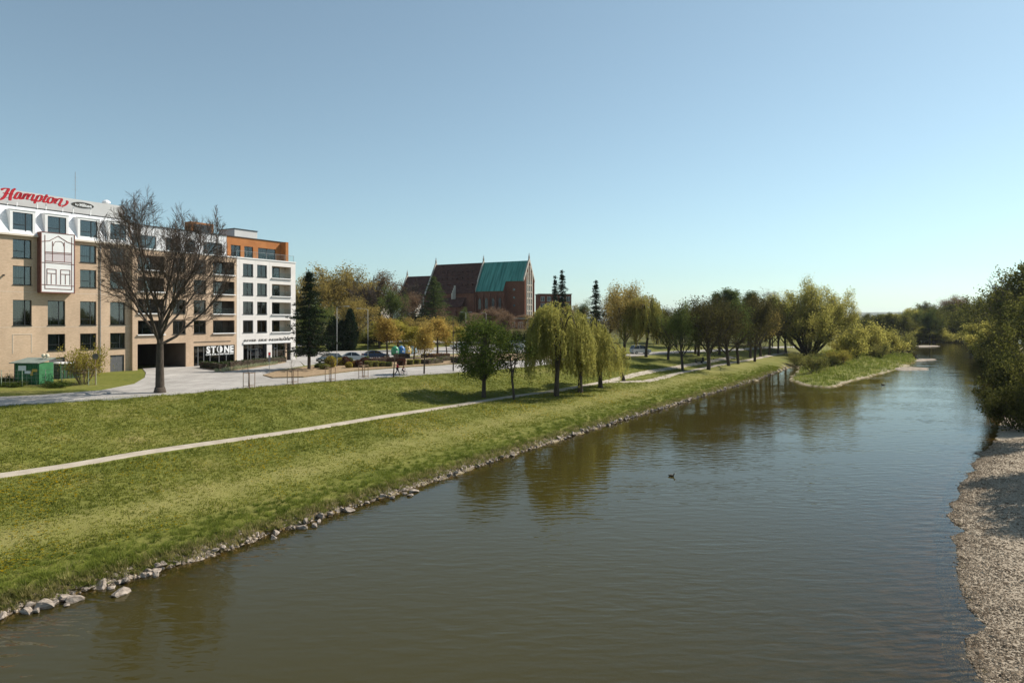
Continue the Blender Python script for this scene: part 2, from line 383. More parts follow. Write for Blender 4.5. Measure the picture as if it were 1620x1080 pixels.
def ribbon(name, pix, width, mat, lift=.05, label=None, seed=1):
    rg = random.Random(seed)
    P = catmull([gp(*p).to_2d().to_3d() for p in pix], 14); mb = MB(); rows = []
    for i, p in enumerate(P):
        d = (P[min(i+1, len(P)-1)]-P[max(i-1, 0)]).normalized(); nn = Vector((-d.y, d.x, 0))
        row = []
        for k in range(7):
            w = (k/6-.5)*width*(1+rg.uniform(-.13, .10)*(k in (0, 6)))
            q = p+nn*w; row.append((q.x, q.y, H(q.x, q.y)+lift-(.16 if k in (0, 6) else 0)))
        rows.append(row)
    for r in rows: mb.v += r
    for i in range(len(rows)-1):
        for k in range(6): a = i*7+k; mb.f.append((a, a+1, a+8, a+7))
    return tag(mb.build(name, mat, smooth=False), label, kind='structure')
ribbon('path', [(-120,770),(0,753),(120,735),(250,713),(480,680),(600,660),(720,642),(800,629),(880,618),(945,606),(1000,594),(1040,585.5),(1080,579),(1120,572),(1160,565)], 1.75, M_PATH, label='pale gravel footpath across the grass slope')
ribbon('path', [(955,605),(985,604.5),(1015,603),(1040,599),(1075,590),(1110,583),(1150,575),(1185,569),(1225,561.5),(1250,557.5)], 1.7, M_PATH, label='lower footpath forking off towards the row of park trees')
def sheet(name, pix, mat, lift=.06, label=None, world=False, skirt=.25):
    """paving laid on the ground: polygon filled, cut into small cells, draped"""
    P = [Vector(p).to_2d() for p in pix] if world else [gp(*p).to_2d() for p in pix]
    ring = []
    for i, p in enumerate(P):
        q = P[(i+1) % len(P)]; k = max(1, int((q-p).length/1.5))
        for j in range(k): ring.append(p.lerp(q, j/k))
    R_ = np.array([r[:] for r in ring]); gx_, gy_ = np.meshgrid(np.arange(R_[:,0].min(), R_[:,0].max(), 1.6), np.arange(R_[:,1].min(), R_[:,1].max(), 1.6))
    gx_, gy_ = gx_.ravel(), gy_.ravel(); ok = inpoly(R_, gx_, gy_) & (pdist(np.vstack([R_, R_[:1]]), gx_, gy_) > .7)
    allp = ring+[Vector((x_, y_)) for x_, y_ in zip(gx_[ok], gy_[ok])]; nr = len(ring)
    vo, eo, fo = delaunay_2d_cdt(allp, [(i, (i+1) % nr) for i in range(nr)], [list(range(nr))], 1, 1e-4)[:3]
    bm = bmesh.new(); co = np.array([v[:] for v in vo]); hz = ground_h(co[:,0], co[:,1]); bv = [bm.verts.new((v[0], v[1], z+lift)) for v, z in zip(co, hz)]
    for f in fo:
        try: bm.faces.new([bv[i] for i in f])
        except ValueError: pass
    bnd = [e for e in bm.edges if e.is_boundary]
    r = bmesh.ops.extrude_edge_only(bm, edges=bnd)
    for v in [g for g in r['geom'] if isinstance(g, bmesh.types.BMVert)]: v.co.z -= skirt
    bmesh.ops.recalc_face_normals(bm, faces=bm.faces[:])
    me = bpy.data.meshes.new(name); bm.to_mesh(me); bm.free(); me.materials.append(mat)
    return tag(obj(name, me), label, kind='structure')
FRONT = [(-140,652),(0,643),(130,635),(250,626),(400,613),(520,604),(640,596),(750,588),(850,579),(930,570),(1030,561.5),(1160,555.5),(1260,550)]
BACK = [(1260,547.5),(1160,552.5),(1030,557),(930,564),(850,569),(720,577),(640,582),(560,588),(480,598),(430,599),(414,594.5),(436,587),(480,579)]
sheet('pavement', FRONT+BACK+[(471,568),(440,566),(300,577),(225,583),(231,590),(229,598),(212,608),(160,618),(60,626),(-140,634)], M_PAVE, .06, 'pale paved promenade and forecourt in front of the beige hotel')
sheet('road', [(482,578.5),(535,572.5),(600,566),(720,559.5),(870,554),(905,547),(820,543),(700,549),(620,553.5),(480,557),(468,566)], M_ASPH, .05, 'grey car park lane behind the clipped shrubs')
sheet('road', [(470,548.5),(560,543),(640,541.5),(760,544),(760,541.5),(640,538.5),(560,540),(470,545)], M_ASPH, .07, 'narrow pale road crossing the grass behind the car park')
sheet('planting_bed', [(416,594.5),(432,598.5),(480,597),(560,587),(640,581),(720,576),(850,568),(930,563),(930,559),(860,560),(720,562),(600,568.5),(535,575),(482,581.5),(440,587.5)], M_MULCH, .14, 'bark mulch bed with clipped shrubs along the promenade')
sheet('planting_bed', [(322,583),(352,589),(395,584),(452,574),(452,572),(395,577),(330,580)], M_MULCH, .12, 'narrow bed with low hedge below the restaurant window')
# kerb stones along the promenade
P = catmull([gp(px, py-.4).to_2d().to_3d() for px, py in FRONT[1:9]], 40); acc = 0.0; kerbs = 0; km = MB().box(-.48,.48,-.09,.09,-.15,.12).mesh('kerb_stone', M_KERB)
kerb = empty('kerb', gp(300, 622), 0); kerb['kind'] = 'structure'; kerb['label'] = 'row of pale kerb stones between promenade and grass slope'
for a, b_ in zip(P[:-1], P[1:]):
    d = b_-a; L = d.length
    while acc < L and kerbs < 130:
        q = a+d*(acc/L); o = obj('kerb_stone', km, kerb); o.location = Vector((q.x, q.y, H(q.x, q.y)+.02+.012*math.sin(kerbs*2.7)))-kerb.location; o.rotation_euler[2] = math.atan2(d.y, d.x)+.012*math.sin(kerbs*1.9); acc += 1.0; kerbs += 1
    acc -= L
# gravel bars in the river
M_GRAV = pm('river_gravel', (.17,.135,.10), (.36,.30,.235), 1.5, .95, .6, 20)
def bar(cx, cy, lx, ly, rot, label, hz=.16):
    rg = random.Random(int(cx)); mb = MB(); n_ = 40; c_, s_ = math.cos(rot), math.sin(rot)
    jit = [1+.16*math.sin(k*.9+cx)+rg.uniform(-.06, .06) for k in range(n_)]
    for ring, z in ((1.0, -.35), (.93, .02), (.7, hz), (.35, hz*1.4)):
        for k in range(n_):
            a = 2*math.pi*k/n_; X = math.cos(a)*lx*ring*jit[k]; Y = math.sin(a)*ly*ring*jit[k]
            mb.v.append((cx+X*c_-Y*s_, cy+X*s_+Y*c_, z+rg.uniform(-.02, .02)))
    for r_ in range(3):
        for k in range(n_): a = r_*n_+k; b_ = r_*n_+(k+1) % n_; mb.f.append((a, b_, b_+n_, a+n_))
    mb.f.append(tuple(range(3*n_, 4*n_)))
    tag(mb.build('gravel_bar', M_GRAV), label, kind='structure')
bar(88, 152, 6.5, 4.2, R(40), 'pale gravel bar at the tip of the grassy spit')
bar(110, 184, 9, 2.4, R(38), 'long gravel bar in mid river beyond the spit')
bar(168, 279, 12, 5, R(40), 'far pale gravel bank where the river bends')
bar(163, 222, 26, 3.5, R(56), 'low gravel margin under the far right woods')
# far hills
mb = MB(); rg = random.Random(4); K = 90
for k in range(K+1):
    a = R(-75+150*k/K); rr = 7000; hgt = 26+22*math.sin(k*.21+1)+12*math.sin(k*.53)+rg.uniform(0, 5)
    for q, z in ((rr-900, -5), (rr-300, hgt*.7+8), (rr, hgt+14), (rr+700, -5)): mb.v.append((q*math.sin(a), q*math.cos(a), z))
for k in range(K):
    for j in range(3): i = k*4+j; mb.f.append((i, i+4, i+5, i+1))
tag(mb.build('hills', pm('far_hill', (.05,.07,.03), (.09,.1,.05), .004), smooth=True), 'low hazy hills on the horizon', kind='structure')
# ------------------------------------------------------------------ trees
M_BARK = pm('bark', (.045,.034,.026), (.10,.078,.06), 4, .95, .8, 12, stretch=(3,3,.6))
M_BARKL = pm('pale_bark', (.09,.07,.05), (.17,.14,.105), 4, .95, .5, 12, stretch=(3,3,.6))
M_TWIG = pm('twig', (.05,.036,.027), (.09,.066,.05), 3, .95)
M_TWIGB = pm('brown_twig', (.15,.10,.065), (.24,.165,.11), 2, .95)
def tip_dir(d, ang, az):
    u = d.orthogonal().normalized(); w = d.cross(u)
    return (d*math.cos(ang)+(u*math.cos(az)+w*math.sin(az))*math.sin(ang)).normalized()
def grow(out, tips, rg, p, d, L, r, lev, S):
    k = S['seg'][lev]; pts = [p]; rad = [r]; end = S['end'][lev]
    for i in range(k):
        d = (d+Vector((rg.gauss(0,1), rg.gauss(0,1), rg.gauss(0,1)))*S['wob'][lev]+Vector((0,0,S['up'][lev]))).normalized()
        p = p+d*(L/k); pts.append(p); rad.append(r*(1-(1-end)*(i+1)/k))
    out.append((pts, rad, lev))
    if lev == S['max']:
        tips.append((pts, d)); return
    nn = S['n'][lev]; az = rg.uniform(0, 6.28)
    for j in range(nn):
        f0 = S['f0'][lev]; f = f0+(1-f0)*(j+rg.uniform(.2, .9))/nn; f = min(f, .999)
        i = int(f*k); t = f*k-i; q = pts[i].lerp(pts[i+1], t); dd = (pts[i+1]-pts[i]).normalized()
        az += 2.4+rg.uniform(-.5, .5); ang = S['ang'][lev]*rg.uniform(.75, 1.25)
        ang *= (1-S.get('narrow', .35)*(f-f0)/(1-f0+1e-6))
        lr = S['lr'][lev]*rg.uniform(.75, 1.2)*(1-S.get('short', .3)*(f-f0)/(1-f0+1e-6))
        grow(out, tips, rg, q, tip_dir(dd, ang, az), L*lr, max((rad[i]*(1-t)+rad[i+1]*t)*S['rr'][lev], S.get('rmin', .008)), lev+1, S)
def tubes(out, lo, hi, sides):
    mb = MB()
    for pts, rad, lev in out:
        if lo <= lev <= hi: mb.tube(pts, rad, sides[min(lev, len(sides)-1)], cap=False)
    return mb
def leaves(C, nper, spread, size, rs, aspect=.55, jit=.35, droop=0.0, squash=1.0):
    """leaf diamonds scattered round the points C"""
    C = np.repeat(np.asarray(C, float), nper, 0); N = len(C)
    P = C+rs.normal(0, 1, (N, 3))*spread*np.array([1, 1, squash])
    d = rs.normal(0, 1, (N, 3)); d[:, 2] -= droop*1.5; d /= np.linalg.norm(d, axis=1)[:, None]
    e = rs.normal(0, 1, (N, 3)); e -= d*(d*e).sum(1)[:, None]; e /= np.linalg.norm(e, axis=1)[:, None]
    s = (size*(1+rs.uniform(-jit, jit, N)))[:, None]
    V = np.stack([P-d*s*.5, P+e*s*aspect*.5, P+d*s*.5, P-e*s*aspect*.5], 1).reshape(-1, 3)
    return V, rs.uniform(0, 1, N)
def tip_pts(tips, rg, per=2, lo=.2):
    C = []
    for pts, d in tips:
        for _ in range(per):
            f = rg.uniform(lo, 1)*(len(pts)-1); i = min(int(f), len(pts)-2); q = pts[i].lerp(pts[i+1], f-i); C.append(q[:])
    return np.array(C)
PROTO = {}
def proto(key, parts):
    """parts: list of (part name, mesh). Bounding size kept for scaling"""
    xs = []
    for _, me in parts:
        a = np.empty(len(me.vertices)*3, np.float32); me.vertices.foreach_get('co', a); xs.append(a.reshape(-1, 3))
    a = np.concatenate(xs); h = np.percentile(a[:, 2], 99.7); r = np.percentile(np.hypot(a[:, 0], a[:, 1]), 97)
    PROTO[key] = (parts, float(h), float(2*r))
def plant(key, name, p, h, w, label, cat='tree', group=None, rz=None, lean=(0, 0), sink=.08):
    parts, ph, pw = PROTO[key]
    e = empty(name, (p.x, p.y, p.z-sink), rz if rz is not None else (p.x*7.3+p.y*3.1) % 6.28, label, cat, group)
    e.rotation_euler[0] = lean[0]; e.rotation_euler[1] = lean[1]
    e.scale = (w/pw, w/pw, h/ph)
    for nm, me in parts: obj(nm, me, e)
    return e
def leafy(key, seed, S, leaf, L, r, nper, spread, size, bark, per=2, aspect=.55, droop=0, squash=1, maxtube=None, sides=(8,5,4,3,3), lo=.2, d0=(0,0,1), start=(0,0,0)):
    rg = random.Random(seed); rs = np.random.RandomState(seed); out, tips = [], []
    grow(out, tips, rg, Vector(start), Vector(d0).normalized(), L, r, 0, S)
    tr_ = tubes(out, 0, S['max'] if maxtube is None else maxtube, sides).mesh('trunk', bark, True)
    V, rn = leaves(tip_pts(tips, rg, per, lo), nper, spread, size, rs, aspect, droop=droop, squash=squash)
    proto(key, [('trunk', tr_), ('crown', np_polys('crown', V, 4, leaf, rn))])
# leaf colours
LM_DARK = leafmat('leaf_deep_green', (.025,.045,.010), (.125,.16,.035))
LM_WIL = leafmat('leaf_willow', (.16,.155,.038), (.47,.43,.12), .46)
LM_CRACK = leafmat('leaf_crack_willow', (.15,.155,.032), (.52,.46,.12), .55)
LM_ORG = leafmat('leaf_orange_spring', (.22,.145,.035), (.54,.39,.11), .5)
LM_YEL = leafmat('leaf_yellow_green', (.22,.19,.03), (.44,.38,.08), .45)
LM_BRN = leafmat('leaf_brown_bud', (.030,.031,.012), (.12,.105,.035), .35)
LM_POP = leafmat('leaf_poplar', (.055,.085,.025), (.17,.20,.055), .4)
LM_NEED = leafmat('needle_dark', (.010,.018,.010), (.035,.05,.025), .12)
LM_NEEDG = leafmat('needle_blue_green', (.03,.05,.025), (.09,.12,.055), .2)
LM_LARCH = leafmat('needle_larch', (.04,.06,.02), (.12,.15,.05), .3)
LM_AIR = leafmat('leaf_olive_spring', (.15,.115,.035), (.42,.32,.10), .45)
LM_BUSH = leafmat('leaf_bush', (.13,.135,.035), (.36,.33,.10), .42)
LM_WOOD = leafmat('leaf_wood', (.04,.048,.012), (.19,.185,.048), .45)
LM_RUST = leafmat('leaf_rusty', (.10,.06,.03), (.24,.16,.08), .35)
# 1 big bare lime by the hotel
def bare(key, seed, H0, n1, trunkL, r, twig, bark, lv=4, ang=.62, twig_n=(7,6,5,4), f0=.45, lr0=1.0, end0=.5, rmin=.012, narrow=.72, round_crown=None):
    S = dict(seg=[5,6,5,4,3], wob=[.03,.09,.12,.14,.16], up=[0,.045,.04,.02,.0], end=[end0,.22,.3,.4,.5], n=[n1]+list(twig_n), f0=[f0,.18,.15,.1,.1],
             ang=[ang,.62,.65,.7], lr=[lr0,.42,.52,.55], rr=[.46,.5,.55,.55], max=lv, rmin=rmin, short=.25, narrow=narrow)
    rg = random.Random(seed); out, tips = [], []
    grow(out, tips, rg, Vector((0,0,0)), Vector((.02,0,1)), trunkL, r, 0, S)
    if round_crown:          # outer shoots held back to a rounded crown outline
        zc, rz_, rx_ = round_crown
        for pts, rad, lev in out:
            if lev == 0: continue
            for i, p in enumerate(pts):
                v = Vector((p.x/rx_, p.y/rx_, (p.z-zc)/rz_)); r_ = v.length
                if r_ > .85: k = (.85+.28*(r_-.85))/r_; pts[i] = Vector((p.x*k, p.y*k, zc+(p.z-zc)*k))
    mb = tubes(out, 0, 1, (10,7)); mb.lathe([(r*1.75,-.2),(r*1.35,.12),(r*1.08,.55)], 10)
    proto(key, [('trunk', mb.mesh('trunk', bark, True)), ('branch', tubes(out, 2, 2, (4,4,4)).mesh('branch', twig, True)), ('twigs', tubes(out, 3, 4, (3,3,3,3,3)).mesh('twigs', twig))])
bare('bare', 15, 18, 12, 6.6, .40, M_TWIG, M_BARK, twig_n=(13,9,8,4), ang=1.0, f0=.55, lr0=1.65, end0=.5, round_crown=(10.2, 7.4, 6.3), rmin=.013, narrow=.62)
bare('bare_brown', 5, 10, 12, 4.0, .2, M_TWIGB, M_BARK, twig_n=(8,7,5,4), ang=.75)
bare('bare_grey', 8, 14, 11, 6.0, .3, M_TWIG, M_BARKL, twig_n=(9,7,6,3), ang=.7, rmin=.028)
# 2 dense round maple
S_RND = dict(seg=[4,5,4,3], wob=[.03,.10,.15,.2], up=[0,.06,.03,.0], end=[.65,.3,.35,.4], n=[15,8,6], f0=[.24,.12,.1], ang=[1.2,.7,.75], lr=[.66,.5,.5], rr=[.42,.5,.5], max=3, short=.38, narrow=.7)
def oval(key, seed, leaf, Hc, Wc, Tc, z0, clumps, nper, spread, size, bark, r=.2, hollow=.5):
    """short trunk with limbs reaching into an oval crown made of leaf clumps"""
    rg = random.Random(seed); rs = np.random.RandomState(seed); mb = MB(); zc = z0+Hc/2
    mb.tube([(0,0,-.2),(.06,.03,z0*.7),(.02,-.05,z0+Hc*.3),(0,0,z0+Hc*.75)], [r*1.25,r,r*.7,.04], 8, False)
    d = rs.normal(0, 1, (clumps, 3)); d /= np.linalg.norm(d, axis=1)[:, None]; q = rs.uniform(hollow, 1, clumps)[:, None]**.6
    lump = 1+.10*np.sin(d[:, :1]*5+seed)+.08*np.sin(d[:, 1:2]*7); C = d*q*lump*np.array([Wc/2, Wc/2, Hc/2])*.92; C[:, 0] *= 1-.18*C[:, 2]/(Hc/2); C[:, 1] *= 1-.18*C[:, 2]/(Hc/2); C[:, 2] += zc
    for c_ in C[::3]:
        zb = z0*.75+rg.random()*max(.2, (c_[2]-z0))*.6; m_ = Vector((c_[0]*.5, c_[1]*.5, zb+(c_[2]-zb)*.62)); mb.tube([(0,0,zb), m_, c_], [r*.28, r*.16, .015], 4, False)
    V, rn = leaves(C, nper, spread, size, rs); proto(key, [('trunk', mb.mesh('trunk', bark, True)), ('crown', np_polys('crown', V, 4, leaf, rn))])
oval('round', 3, LM_DARK, 7.0, 6.0, 0, 2.0, 230, 62, .36, .20, M_BARK)
# 3 sparse crooked tree
S_CRK = dict(seg=[5,6,5,3], wob=[.16,.2,.22,.25], up=[.02,.05,.02,0], end=[.6,.3,.35,.4], n=[6,6,5], f0=[.4,.25,.15], ang=[.9,.8,.8], lr=[.8,.5,.5], rr=[.6,.5,.5], max=3)
leafy('crooked', 21, S_CRK, LM_DARK, 4.6, .16, 5, .28, .2, M_BARK, d0=(-.18,0,1))
# 4 weeping willows
def willow(key, seed, H0, W0, strands, leaf, trunk_frac=.42, dome=.5):
    rg = random.Random(seed); rs = np.random.RandomState(seed); mb = MB(); V = []; rn = []
    th = H0*trunk_frac; tp = Vector((rg.uniform(-.3,.3), rg.uniform(-.3,.3), th))
    mb.tube([(0,0,-.2), (.05,0,th*.35), tp*.7+Vector((0,0,th*.1)), tp], [.30,.22,.2,.17], 8, False)
    for i in range(13):
        a = i*2.4+rg.uniform(-.3,.3); rr = W0*.5*rg.uniform(.35,.85); hz = H0*rg.uniform(.75,.97)*(1-.18*(rr/(W0*.5))**2)
        e = Vector((math.cos(a)*rr, math.sin(a)*rr, hz)); m_ = tp.lerp(e, .55)+Vector((0,0,H0*.09))
        P = catmull([tp*(.55+.45*rg.random()), m_, e, e+Vector((math.cos(a)*.5, math.sin(a)*.5, -.9))], 4)
        mb.tube(P, [.11*(1-.85*k/(len(P)-1)) for k in range(len(P))], 5, False)
    tone_ph = rs.uniform(0, 6.28, 4)
    cl = [(rs.uniform(0, 6.283), rs.uniform(0, 1)**.55, rs.uniform()) for _ in range(34)]
    for i in range(strands):
        ca, cq, ct = cl[rs.randint(34)]; a = ca+rs.normal()*.16/(cq+.25); q = min(1, abs(cq+rs.normal()*.09)); lump = 1+.16*math.sin(a*3+tone_ph[0])+.10*math.sin(a*7+tone_ph[1]); rr = W0*.5*q*lump
        top = H0*(dome+(1-dome)*math.sqrt(max(0, 1-(q*.98)**2)))*rs.uniform(.82, 1.0)
        bot = H0*rs.uniform(.10, .30)+H0*.28*(1-q)*rs.uniform(.4, 1.4)+H0*.09*(1+math.sin(a*5+tone_ph[2]))
        ln = min(top-bot, H0*rs.uniform(.18, .62)); k = max(5, int(ln/.17))
        t = np.linspace(0, 1, k); out_ = np.minimum(t*3, 1)*rs.uniform(.05, .35)
        bx = np.cos(a)*(rr+out_)+.07*np.sin(t*9+a)+.12*t*rs.normal(); by = np.sin(a)*(rr+out_)+.07*np.cos(t*7+a)+.12*t*rs.normal(); bz = top-ln*t+.25*np.sin(np.minimum(t*4, 1)*math.pi)*.5
        C = np.stack([bx, by, bz], 1); v, r_ = leaves(C, 3, .06, .27, rs, .26, droop=1.6); V.append(v); rn.append(np.clip(r_*.35+.25*rs.uniform()+.55*ct-.05, 0, 1))
    proto(key, [('trunk', mb.mesh('trunk', M_BARK, True)), ('crown', np_polys('crown', np.concatenate(V), 4, leaf, np.concatenate(rn)))])
willow('weeping', 2, 10.5, 6.6, 620, LM_WIL)
willow('weeping_b', 9, 8.0, 5.2, 480, LM_WIL, .45)
# 5 spruces
def spruce(key, seed, H0, W0, leaf, whorls=26, nb=9, gap=0.0, droop=.28, base=.08):
    rg = random.Random(seed); rs = np.random.RandomState(seed); mb = MB(); V = []; rn = []
    mb.tube([(0,0,-.2),(0,0,H0*.5),(0,0,H0*.99)], [H0*.016, H0*.009, .015], 7, False)
    for w in range(whorls):
        f = (w+rg.uniform(-.2,.2))/whorls; z = H0*(base+(1-base)*f); Rr = W0*.5*(1-f)**.8*(.6+.65*rg.random())+.12
        for j in range(nb):
            if rg.random() < gap: continue
            a = 6.283*j/nb+w*1.1+rg.uniform(-.25,.25); r = Rr*rg.uniform(.5,1.25); z += rg.uniform(-.012,.012)*H0
            pts = []; K = max(3, int(r/.28))
            for k in range(K+1):
                t = k/K; zz = z-droop*r*t+.18*r*t*t
                pts.append((math.cos(a)*r*t, math.sin(a)*r*t, zz))
            mb.tube(pts[::max(1, K//2)] if K > 3 else pts, .02, 3, False)
            C = np.array(pts[1:]); sp = .10+.10*np.linspace(1, .4, len(C))
            v, r_ = leaves(C, 9, .14, .30, rs, .30, droop=.45, squash=.7); V.append(v); rn.append(r_)
    v, r_ = leaves(np.array([(0,0,H0*t) for t in np.linspace(.6, 1, 24)]), 8, .10, .28, rs, .3); V.append(v); rn.append(r_)
    proto(key, [('trunk', mb.mesh('trunk', M_BARK, True)), ('crown', np_polys('crown', np.concatenate(V), 4, leaf, np.concatenate(rn)))])
spruce('spruce', 4, 13, 5.4, LM_NEED, 30, 9, .16, .3, .2)
spruce('spruce_thin', 6, 14, 4.2, LM_NEED, 30, 8, .25, .5, .1)
spruce('larch', 12, 15, 7.5, LM_LARCH, 30, 9, .05, .15, .06)
spruce('cedar', 14, 9, 9, LM_NEED, 9, 9, .1, .05, .15)
# 6 thuja columns
def thuja(key, seed, H0, W0, leaf):
    rg = random.Random(seed); rs = np.random.RandomState(seed); N = 2600
    f = rs.uniform(0, 1, N); a = rs.uniform(0, 6.283, N); rr = W0*.5*np.sin(np.clip(f*.93+.07, 0, 1)*math.pi)**.55*(1-.45*f)*rs.uniform(.6, 1.0, N)**.5*(1+.15*np.sin(a*4+f*9))
    C = np.stack([np.cos(a)*rr, np.sin(a)*rr, .1+f*H0], 1); V, rn = leaves(C, 2, .07, .26, rs, .4, droop=-.8)
    mb = MB().tube([(0,0,-.2),(0,0,H0*.9)], [.12,.02], 6)
    proto(key, [('trunk', mb.mesh('trunk', M_BARK)), ('crown', np_polys('crown', V, 4, leaf, rn))])
thuja('thuja', 7, 6, 1.9, LM_NEED)
# 7 young street trees with spring leaf
S_OVL = dict(seg=[6,4,3,2], wob=[.02,.09,.14,.2], up=[0,.16,.06,.0], end=[.3,.3,.35,.4], n=[16,6,4], f0=[.38,.12,.1], ang=[.85,.65,.7], lr=[.36,.5,.5], rr=[.38,.5,.5], max=3, short=.5, narrow=.5)
leafy('street_orange', 31, S_OVL, LM_ORG, 6.0, .1, 6, .24, .17, M_BARK)
leafy('street_yellow', 32, S_OVL, LM_YEL, 6.0, .1, 6, .22, .17, M_BARK)
# 8 spring broadleaf trees with airy crowns
S_AIR = dict(seg=[5,6,5,3], wob=[.04,.12,.16,.2], up=[0,.1,.06,.02], end=[.6,.3,.35,.4], n=[11,8,6], f0=[.25,.15,.1], ang=[.85,.65,.7], lr=[.8,.5,.5], rr=[.48,.5,.5], max=3, short=.3, narrow=.65)
leafy('airy', 41, S_AIR, LM_AIR, 8.5, .28, 8, .42, .26, M_BARK)
leafy('airy_rust', 42, S_AIR, LM_RUST, 8.5, .28, 7, .42, .24, M_BARK)
leafy('airy_green', 43, S_AIR, LM_POP, 8.5, .28, 9, .42, .26, M_BARK)
LM_FUZZ = leafmat('brown_buds', (.13,.08,.05), (.34,.23,.15), .35)
leafy('fuzzy_brown', 44, S_AIR, LM_FUZZ, 8.5, .28, 15, .5, .22, M_TWIGB)
# 9 dark budding park limes
S_PARK = dict(seg=[4,6,5,3], wob=[.04,.12,.16,.2], up=[0,.08,.05,.02], end=[.75,.3,.35,.4], n=[11,8,7], f0=[.34,.15,.1], ang=[.85,.65,.7], lr=[1.2,.5,.5], rr=[.55,.5,.5], max=3, short=.3, narrow=.65, rmin=.014)
leafy('park', 51, S_PARK, LM_BRN, 5.2, .30, 7, .45, .24, M_BARK)
leafy('park_b', 52, S_PARK, LM_BRN, 5.2, .27, 6, .5, .24, M_BARK, d0=(.1,.05,1))
# 10 poplars
S_POP = dict(seg=[7,5,3], wob=[.02,.07,.15], up=[0,.3,.12], end=[.15,.3,.4], n=[40,7], f0=[.12,.1], ang=[.6,.55], lr=[.22,.45], rr=[.4,.5], max=2, short=.55, narrow=.3)
leafy('poplar', 61, S_POP, LM_POP, 16, .3, 16, .30, .26, M_BARK)
# 11 big spreading crack willow: several fanned stems
def crack(key, seed, leaf, stems=13, nper=8):
    rg = random.Random(seed); rs = np.random.RandomState(seed); out, tips = [], []
    S = dict(seg=[7,6,5,3], wob=[.06,.1,.14,.2], up=[.05,.07,.05,.02], end=[.22,.3,.35,.4], n=[9,8,5], f0=[.22,.15,.1], ang=[.6,.6,.65], lr=[.5,.5,.5], rr=[.5,.5,.5], max=3, short=.35)
    for i in range(stems):
        a = i*2.4; t = .06+.98*((i+.3)/stems)**.8
        grow(out, tips, rg, Vector((math.cos(a)*.5, math.sin(a)*.5, 0)), Vector((math.cos(a)*math.sin(t), math.sin(a)*math.sin(t), math.cos(t))), 11*rg.uniform(.85,1.05)*(1-.15*t), .32, 0, S)
    mb = tubes(out, 0, 3, (8,5,3,3)); mb.lathe([(1.2,-.3),(1.0,.3),(.75,1.0)], 10)
    V, rn = leaves(tip_pts(tips, rg, 2), nper, .42, .26, rs, .4)
    proto(key, [('trunk', mb.mesh('trunk', M_BARK, True)), ('crown', np_polys('crown', V, 4, leaf, rn))])
crack('crack', 71, LM_CRACK)
# 12 shrubs
def shrub(key, seed, leaf, stems=14, Ls=2.4, nper=5, size=.16, tilt=1.0, bark=M_BARK, spread=.2):
    rg = random.Random(seed); rs = np.random.RandomState(seed); out, tips = [], []
    S = dict(seg=[4,4,3], wob=[.1,.15,.2], up=[.06,.05,.02], end=[.4,.4,.5], n=[7,5], f0=[.25,.15], ang=[.6,.7], lr=[.5,.5], rr=[.6,.6], max=2, rmin=.006)
    for i in range(stems):
        a = i*2.4+rg.uniform(-.3,.3); t = tilt*rg.uniform(.15, 1)
        grow(out, tips, rg, Vector((math.cos(a)*.25, math.sin(a)*.25, -.05)), Vector((math.cos(a)*math.sin(t), math.sin(a)*math.sin(t), math.cos(t))), Ls*rg.uniform(.7,1.1), .04, 0, S)
    V, rn = leaves(tip_pts(tips, rg, 2), nper, spread, size, rs, .5)
    proto(key, [('stems', tubes(out, 0, 2, (4,3,3)).mesh('stems', bark)), ('foliage', np_polys('foliage', V, 4, leaf, rn))])
shrub('bush', 81, LM_BUSH)
shrub('bush_yellow', 82, LM_YEL, 16, 2.2, 3, .14, .7, M_TWIGB)
LM_SHADE = leafmat('leaf_shaded_bush', (.022,.028,.008), (.115,.115,.032), .36)  # leaf tones darkened: the bush's own shade is put into the colour
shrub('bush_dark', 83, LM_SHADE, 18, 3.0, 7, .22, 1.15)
shrub('bush_low', 84, LM_DARK, 10, .9, 6, .12, 1.0)
shrub('bush_willow', 85, LM_CRACK, 16, 2.6, 6, .18, .9)
leafy('wood', 91, S_AIR, LM_WOOD, 8.0, .28, 9, .42, .30, M_BARK)
leafy('wood_b', 92, S_RND, LM_CRACK, 6.2, .25, 10, .42, .30, M_BARK)
# 13 clipped shrubs
def clipped(key, seed, leaf, prof, N=900, lump=.05, size=.09):
    """prof(a,f) -> radius, z for a solid of revolution-like outline"""
    rs = np.random.RandomState(seed); a = rs.uniform(0, 6.283, N); f = rs.uniform(0, 1, N)
    x, y, z = prof(a, f); k = 1+lump*np.sin(a*5+f*7)+rs.normal(0, .02, N)
    V, rn = leaves(np.stack([x*k, y*k, z*(1+.3*(k-1))], 1), 2, .03, size, rs, .6)
    mb = MB(); A = np.linspace(0, 6.283, 13)[:-1]
    for ff in np.linspace(0, 1, 7):
        X, Y, Z = prof(A, np.full(12, ff)); mb.v += [(p*.9, q*.9, w*.94) for p, q, w in zip(X, Y, Z)]
    for r_ in range(6):
        for k_ in range(12): q = r_*12+k_; w = r_*12+(k_+1) % 12; mb.f.append((q, w, w+12, q+12))
    core = mb.mesh('stems', M_TWIG)
    proto(key, [('stems', core), ('foliage', np_polys('foliage', V, 4, leaf, rn))])
def ballprof(a, f):
    t = math.pi*(.06+.86*f); return np.sin(t)*np.cos(a)*.5, np.sin(t)*np.sin(a)*.5, .5-.5*np.cos(t)
def cubeprof(a, f):
    c, s_ = np.cos(a), np.sin(a); k = 1/np.maximum(np.abs(c), np.abs(s_))**.75; w = np.where(f < .65, 1, np.sqrt(np.clip(1-((f-.65)/.35)**2, 0, 1)))
    return c*k*.45*w, s_*k*.45*w, np.where(f < .65, f/.65*.93, .93+.07*(f-.65)/.35)
